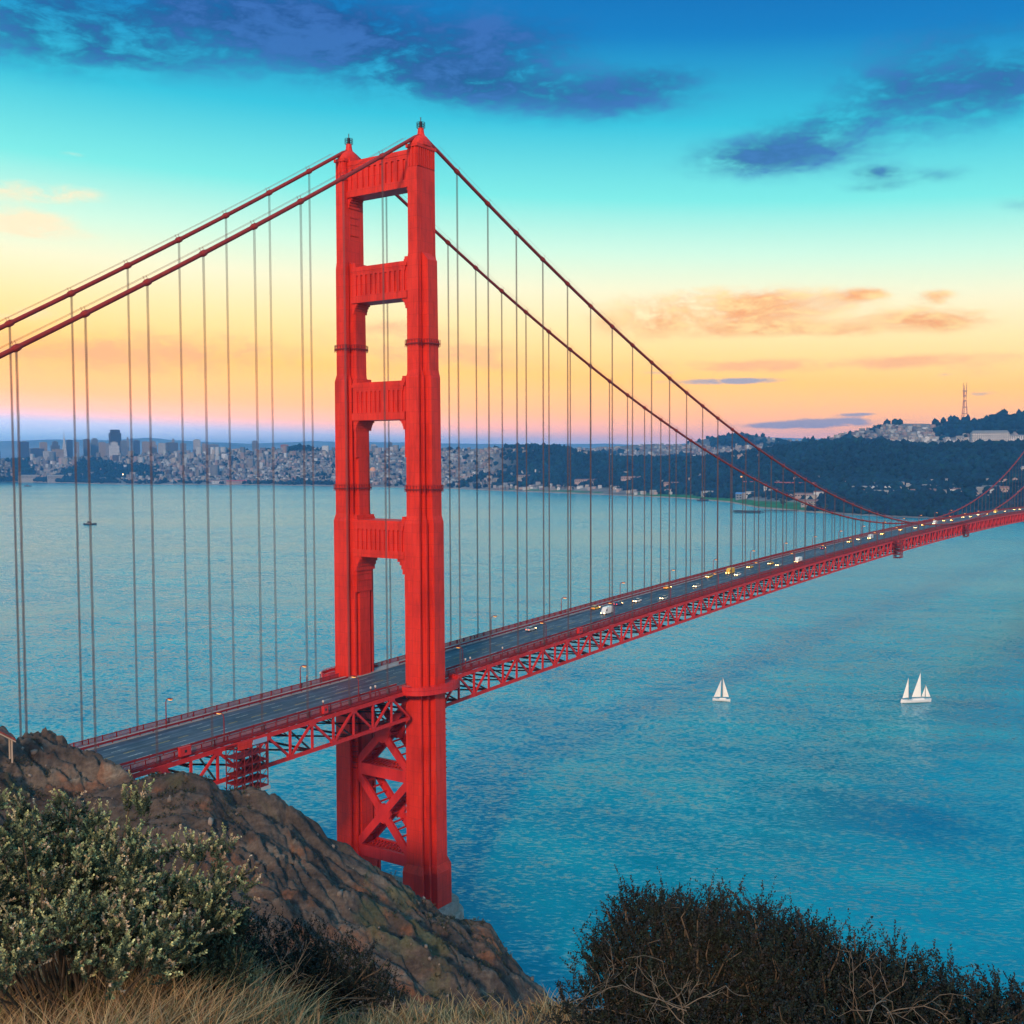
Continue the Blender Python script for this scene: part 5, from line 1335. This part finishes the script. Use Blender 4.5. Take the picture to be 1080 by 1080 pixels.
# ------------------------------------------------------------------ shrubs, grass and scrub at the viewpoint
def leaf_cloud(P, D, n_leaf, length, ls, lw, rg, spread=0.9, tipc=None, basec=None, tipstart=.6, jitter=.25):
    """sprigs at P pointing D, each with n_leaf small leaves; returns verts, quads, colours"""
    m = len(P)
    L = length*rg.uniform(.6, 1.3, m)
    tpos = (np.arange(n_leaf)+rg.random((m, n_leaf)))/n_leaf
    ref = np.where(np.abs(D[:, 2:3]) < .9, np.array([[0, 0, 1.]]), np.array([[1., 0, 0]]))
    A = np.cross(D, ref); A /= np.linalg.norm(A, axis=1, keepdims=True); B = np.cross(D, A)
    ph = np.arange(n_leaf)[None]*2.4+rg.uniform(0, 6.28, (m, 1))
    out = A[:, None]*np.cos(ph)[..., None]+B[:, None]*np.sin(ph)[..., None]
    bend = rg.normal(0, .18, (m, 1, 3))
    C0 = P[:, None]+(D[:, None]+bend*tpos[..., None])*(L[:, None]*tpos)[..., None]
    ld = out*spread+D[:, None]*(.55+.6*tpos[..., None])+rg.normal(0, jitter, (m, n_leaf, 3))
    ld /= np.linalg.norm(ld, axis=-1, keepdims=True)
    sd_ = np.cross(ld, D[:, None]+rg.normal(0, .5, (m, n_leaf, 3))); sd_ /= np.linalg.norm(sd_, axis=-1, keepdims=True)+1e-6
    l = ls*rg.uniform(.6, 1.3, (m, n_leaf, 1))*(1.15-.5*tpos[..., None]); wv = lw*rg.uniform(.7, 1.3, (m, n_leaf, 1))
    v0 = C0; v1 = C0+ld*l*.5+sd_*wv; v2 = C0+ld*l; v3 = C0+ld*l*.5-sd_*wv
    V = np.stack([v0, v1, v2, v3], 2).reshape(-1, 3)
    Fq = np.arange(len(V)).reshape(-1, 4)
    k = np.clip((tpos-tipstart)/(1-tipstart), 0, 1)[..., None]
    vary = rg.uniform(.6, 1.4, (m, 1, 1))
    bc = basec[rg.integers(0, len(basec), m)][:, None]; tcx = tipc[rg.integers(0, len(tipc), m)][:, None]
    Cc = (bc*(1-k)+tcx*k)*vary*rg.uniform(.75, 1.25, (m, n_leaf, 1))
    return V, Fq, np.repeat(Cc.reshape(-1, 3), 4, 0)
LEAF = tint_mat('shrub_leaf', .75)
lt = LEAF.node_tree; lb_ = lt.nodes['Principled BSDF']; lb_.inputs['Specular IOR Level'].default_value = .2
TWIG = mat('twig_bark', (0.10, 0.075, 0.055), .9, noise_amt=.4, noise_scale=8)
DEAD = mat('bleached_twig', (0.15, 0.12, 0.095), .9, noise_amt=.4, noise_scale=9)
CR = np.array(_r); CF = np.array(_f); CF[2] = 0; CF /= np.linalg.norm(CF)
def shrub(name, lobes, label, n, n_leaf, length, ls, lw, basec, tipc, up=.8, seed=1, r0=8.0, inner=.35, spread=.9, tipstart=.6, group=None, twigs=80, per=9, tight=.06):
    """lobes: photo centre x, y, half sizes in photo pixels, distance"""
    rg = np.random.default_rng(seed)
    Ps, Ds = [], []
    w_ = np.array([l[2]*l[3] for l in lobes], float); w_ /= w_.sum()
    root = None
    for (px, py, hx, hy, r), f in zip(lobes, w_):
        c = np.array(at(px, py, r)); sc_ = (Vector(c)-CAM).length/1172.37
        mc = max(4, int(n*f/per)); m = mc
        d = rg.normal(0, 1, (m, 3)); d /= np.linalg.norm(d, axis=1, keepdims=True)
        d[:, 2] = np.where(d[:, 2] < -.35, -d[:, 2]*.5, d[:, 2])
        rad = np.where(rg.random(m) < inner, rg.uniform(.35, .9, m), rg.uniform(.86, 1.05, m))
        nz_ = 1+.16*np.sin(d[:, 0]*5+px)*np.cos(d[:, 1]*6+py)+rg.normal(0, .09, m)
        q = d*(rad*nz_)[:, None]
        off = (q[:, :1]*CR[None]*hx+q[:, 1:2]*CF[None]*(.75*hx)+q[:, 2:3]*np.array([[0, 0, 1.]])*hy)*sc_
        P = c[None]+off
        dd_ = d*.75+np.array([[0, 0, up]])+rg.normal(0, .22, (m, 3)); dd_ /= np.linalg.norm(dd_, axis=1, keepdims=True)
        P = np.repeat(P, per, 0)+rg.normal(0, tight, (m*per, 3)); dd_ = np.repeat(dd_, per, 0)+rg.normal(0, .42, (m*per, 3)); dd_ /= np.linalg.norm(dd_, axis=1, keepdims=True)
        Ps.append(P); Ds.append(dd_)
        if root is None:
            cx, cy = c[0], c[1]; root = empty(name, (cx, cy, ground(cx, cy)))
    P = np.concatenate(Ps); D = np.concatenate(Ds)
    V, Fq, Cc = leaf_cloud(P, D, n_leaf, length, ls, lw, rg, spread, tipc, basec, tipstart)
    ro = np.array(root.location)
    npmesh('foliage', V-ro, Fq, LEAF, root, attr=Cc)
    g = MB(); pick = rg.choice(len(P), min(twigs, len(P)), False)
    for i in pick:
        e = P[i]+D[i]*length*.8; bx = ro+(e-ro)*np.array([.25, .25, 0])+rg.normal(0, .06, 3); bx[2] = ro[2]-.05
        mid = (bx*.45+e*.55)+rg.normal(0, .05, 3)-np.array([0, 0, .04])
        g.tube([bx-ro, mid-ro, P[i]-ro, e-ro], [.012, .008, .005, .002], 5)
    g.build('branches', TWIG, root)
    return tag(root, label, 'shrub', group)
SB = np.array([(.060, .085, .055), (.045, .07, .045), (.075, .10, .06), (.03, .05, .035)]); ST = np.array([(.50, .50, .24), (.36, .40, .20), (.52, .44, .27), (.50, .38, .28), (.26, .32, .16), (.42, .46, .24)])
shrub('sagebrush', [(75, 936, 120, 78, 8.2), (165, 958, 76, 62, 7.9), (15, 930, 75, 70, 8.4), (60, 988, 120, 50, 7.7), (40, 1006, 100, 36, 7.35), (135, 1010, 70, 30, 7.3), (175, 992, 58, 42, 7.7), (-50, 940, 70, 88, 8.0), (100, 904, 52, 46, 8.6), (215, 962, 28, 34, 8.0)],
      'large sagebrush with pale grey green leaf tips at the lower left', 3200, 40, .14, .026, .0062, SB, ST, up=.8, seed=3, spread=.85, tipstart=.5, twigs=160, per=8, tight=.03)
DB = np.array([(.012, .020, .016), (.016, .024, .018), (.026, .023, .020), (.010, .014, .015)]); DT = np.array([(.014, .026, .024), (.020, .024, .026), (.034, .026, .026), (.012, .022, .028), (.018, .030, .020), (.020, .022, .032)])
kw = dict(n_leaf=24, length=.15, ls=.026, lw=.0055, basec=DB, tipc=DT, up=.9, spread=.75, tipstart=.3, per=6, tight=.05)
shrub('coyote_brush', [(715, 1035, 78, 66, 7.6), (660, 1062, 52, 48, 7.4), (695, 990, 50, 28, 7.9), (640, 1022, 24, 24, 7.6), (668, 965, 20, 14, 7.9), (740, 985, 26, 22, 7.8), (690, 1095, 100, 34, 7.2)], 'dark bushy shrub at the bottom, left and tallest of the dark right hand shrubs', 2700, seed=8, group='dark shrubs along the lower right edge', twigs=170, **kw)
shrub('coyote_brush', [(800, 1040, 72, 62, 7.7), (850, 1048, 62, 42, 7.5), (775, 992, 48, 24, 8.0), (828, 1000, 30, 20, 7.8), (810, 1095, 100, 34, 7.3)], 'dark shrub at the bottom, middle one of the dark right hand shrubs', 2500, seed=9, group='dark shrubs along the lower right edge', twigs=170, **kw)
shrub('coyote_brush', [(905, 1056, 62, 44, 7.5), (965, 1068, 60, 34, 7.3), (1025, 1080, 55, 24, 7.1), (1075, 1086, 40, 16, 7.0), (930, 1105, 100, 30, 7.0)], 'low dark shrub tapering to the lower right corner', 2200, seed=10, group='dark shrubs along the lower right edge', twigs=150, **kw)
shrub('coyote_brush', [(290, 1034, 72, 46, 9.3), (350, 1046, 52, 36, 9.2), (245, 1014, 36, 42, 9.1), (385, 1064, 40, 22, 9.0)], 'dark tangled shrub between the sagebrush and the rocky slope', 1500, seed=11, twigs=200, **kw)
shrub('coyote_brush', [(225, 1000, 26, 42, 8.3), (205, 1035, 40, 30, 7.8)], 'small green shrub at the right foot of the sagebrush', 420, 26, .15, .03, .007, SB*.7, SB*1.6, up=1.2, seed=12, spread=.7, per=6, tight=.04)

# bleached dead branches
def dead_branch(px, py, r, L_, label, seed, n=7, lean=0):
    rg = np.random.default_rng(seed); c = np.array(at(px, py, r)); root = empty('dead_branch', c); g = MB()
    def grow(p, d, l, rad, lev):
        pts = [p]; q = p.copy()
        for k in range(5):
            d2 = d+rg.normal(0, .16, 3); d2 /= np.linalg.norm(d2); q = q+d2*l/5; pts.append(q.copy()); d = d2
            if lev < 2 and k > 0 and rg.random() < .75:
                grow(q, d+rg.normal(0, .6, 3), l*.5, rad*.6, lev+1)
        g.tube(pts, list(np.linspace(rad, rad*.35, 6)), 5)
    for j in range(n):
        d = CR*rg.normal(lean, .8)+np.array([0, 0, 1])*rg.uniform(.1, 1.0)-CF*rg.uniform(0, .5)
        grow(np.zeros(3)+rg.normal(0, .04, 3), d/np.linalg.norm(d), L_*rg.uniform(.5, 1.1), .0036, 0)
    g.build('twigs', DEAD, root) if False else None
    me_o = g.build('dead_branch_wood', DEAD, root); me_o.name = 'wood'
    tag(root, label, 'branch', 'bleached dead branches in the foreground')
dead_branch(722, 1062, 6.6, .42, 'pale dead branch in front of the tallest dark shrub', 2)
dead_branch(925, 1068, 6.5, .42, 'pale dead branch in front of the low shrub at the right', 4, lean=.3)
dead_branch(606, 1068, 7.2, .40, 'bent brown dead branch at the left edge of the dark right hand shrubs', 6, n=4, lean=.3)
dead_branch(300, 1046, 8.3, .45, 'thin dead branch sticking out of the tangled shrub below the rocks', 7, n=8)

# dry grass on the lip
n = 34000
gp = rng.uniform(-80, 640, n); gr_ = rng.uniform(6.2, 9.2, n)
clump = fbm(gp/38, gr_*1.3, 3, 71)
keep = rng.random(n) < np.clip(.55+clump*1.3, .05, 1)*np.where(gp > 330, .6, 1)
gp, gr_ = gp[keep], gr_[keep]; m_ = len(gp)
ga = azof(gp); gx = CAM.x+gr_*np.cos(ga); gy = CAM.y+gr_*np.sin(ga)
z0, q_, _ = near_z(ga, gr_); gz = z0+near_relief(gx, gy, z0, gr_, q_)
hl = rng.uniform(.12, .38, m_)*np.where(gp > 330, .55, 1)*np.where(gp < 170, 1.3, 1)
th = rng.uniform(0, 2*math.pi, m_); lean = rng.uniform(.25, 1.9, m_)
dx, dy = np.cos(th)*lean, np.sin(th)*lean
wv = rng.uniform(.0018, .004, m_); sx_, sy_ = -np.sin(th), np.cos(th)
rows = []
for f, wf in ((0, 1), (.4, .9), (.75, .6), (1, .12)):
    bx = gx+dx*hl*f**1.6; by = gy+dy*hl*f**1.6; bz = gz-.01+hl*(f-.45*lean*f**2*.6)
    rows += [np.stack([bx-CR[0]*wv*wf, by-CR[1]*wv*wf, bz], -1), np.stack([bx+CR[0]*wv*wf, by+CR[1]*wv*wf, bz], -1)]
V = np.stack(rows, 1).reshape(-1, 3); i0 = (np.arange(m_)*8)[:, None]
Fq = np.concatenate([i0+np.array([[a_, a_+1, a_+3, a_+2]]) for a_ in (0, 2, 4)])
pal = np.array([(.36, .24, .12), (.26, .16, .08), (.44, .32, .17), (.20, .12, .07), (.09, .10, .035), (.32, .17, .09)])
cg = pal[rng.choice(6, m_, p=[.28, .24, .16, .14, .10, .08])]*rng.uniform(.7, 1.25, (m_, 1))
tag(npmesh('dry_grass', V, Fq, tint_mat('dry_grass_blade', .8), attr=np.repeat(cg, 8, 0)), kind='stuff')

# low scrub over the rocky spur
n = 2600
sp = rng.uniform(-60, 600, n); rr2 = interp(sp, RIDGE, 2); sr = rr2+rng.uniform(-42, 3, n)
sa = azof(sp); x = CAM.x+sr*np.cos(sa); y = CAM.y+sr*np.sin(sa)
ck = fbm(x/14, y/14, 4, 81); keep = rng.random(n) < np.clip((ck+.02)*4, 0.02, 1)
sa, sr, x, y = sa[keep], sr[keep], x[keep], y[keep]
z0, q_, _ = near_z(sa, sr); z = z0+near_relief(x, y, z0, sr, q_)
m_ = len(x); k_ = 5
P = np.repeat(np.stack([x, y, z-.05], -1), k_, 0)+rng.normal(0, .35, (m_*k_, 3))*np.array([1, 1, .15])
D = rng.normal(0, .6, (m_*k_, 3))+np.array([0, 0, 1.0]); D /= np.linalg.norm(D, axis=1, keepdims=True)
V, Fq, Cc = leaf_cloud(P, D, 14, .75, .24, .06, rng, .9, np.array([(.07, .085, .045), (.05, .06, .03), (.12, .10, .05), (.10, .06, .035)]), np.array([(.025, .035, .022), (.02, .028, .02)]), .3)
tag(npmesh('scrub', V, Fq, LEAF, attr=Cc), kind='stuff')
# loose stones on the spur
n = 420
sp = rng.uniform(-40, 600, n); rr2 = interp(sp, RIDGE, 2); sr = rr2+rng.uniform(-45, 2, n); sa = azof(sp)
x = CAM.x+sr*np.cos(sa); y = CAM.y+sr*np.sin(sa); z0, q_, _ = near_z(sa, sr); z = z0+near_relief(x, y, z0, sr, q_)
V = ico[None]*(1+rng.uniform(-.4, .4, (n, 12, 1)))*(rng.gamma(1.6, .13, n)+.08)[:, None, None]+np.stack([x, y, z], -1)[:, None]
tag(npmesh('loose_stones', V.reshape(-1, 3), (icf[None]+(np.arange(n)*12)[:, None, None]).reshape(-1, 3), tint_mat('stone', .9), attr=np.repeat(np.array([[.16, .13, .115]])*rng.uniform(.4, 1.6, (n, 1)), 12, 0)), kind='stuff')

# open shelter with a rusty gable roof on the crest at the left edge
p = at(-6, 786, 204); hut = empty('roofed_shelter', p, YAW+.55); g = MB()
for s_ in (-1, 1):
    g.add([(-1.8, 0, 2.9), (1.8, 0, 2.9), (1.8, s_*3.1, .7), (-1.8, s_*3.1, .7), (-1.8, 0, 3.2), (1.8, 0, 3.2), (1.8, s_*3.15, 1.0), (-1.8, s_*3.15, 1.0)], [(0, 1, 2, 3), (7, 6, 5, 4), (0, 4, 5, 1), (2, 6, 7, 3), (0, 3, 7, 4), (1, 5, 6, 2)])
g.build('roof', mat('rusty_roof', (0.22, 0.04, 0.03), .8, noise_amt=.4, noise_scale=1.2), hut)
g = MB()
for s_ in (-1, 1): g.bar((-1.86, 0, 2.75), (-1.86, s_*3.1, .55), .12, .16)
g.build('barge_board', mat('bleached_timber', (0.42, 0.33, 0.26), .8), hut)
for xx in (-1.5, 1.5):
    for yy in (-2.5, 2.5):
        g = MB(); g.box(xx-.12, xx+.12, yy-.12, yy+.12, -3.0, 1.05); g.build('post', bpy.data.materials['bleached_timber'], hut)
tag(hut, 'small open shelter with a rusty red gable roof at the left edge', 'shelter')
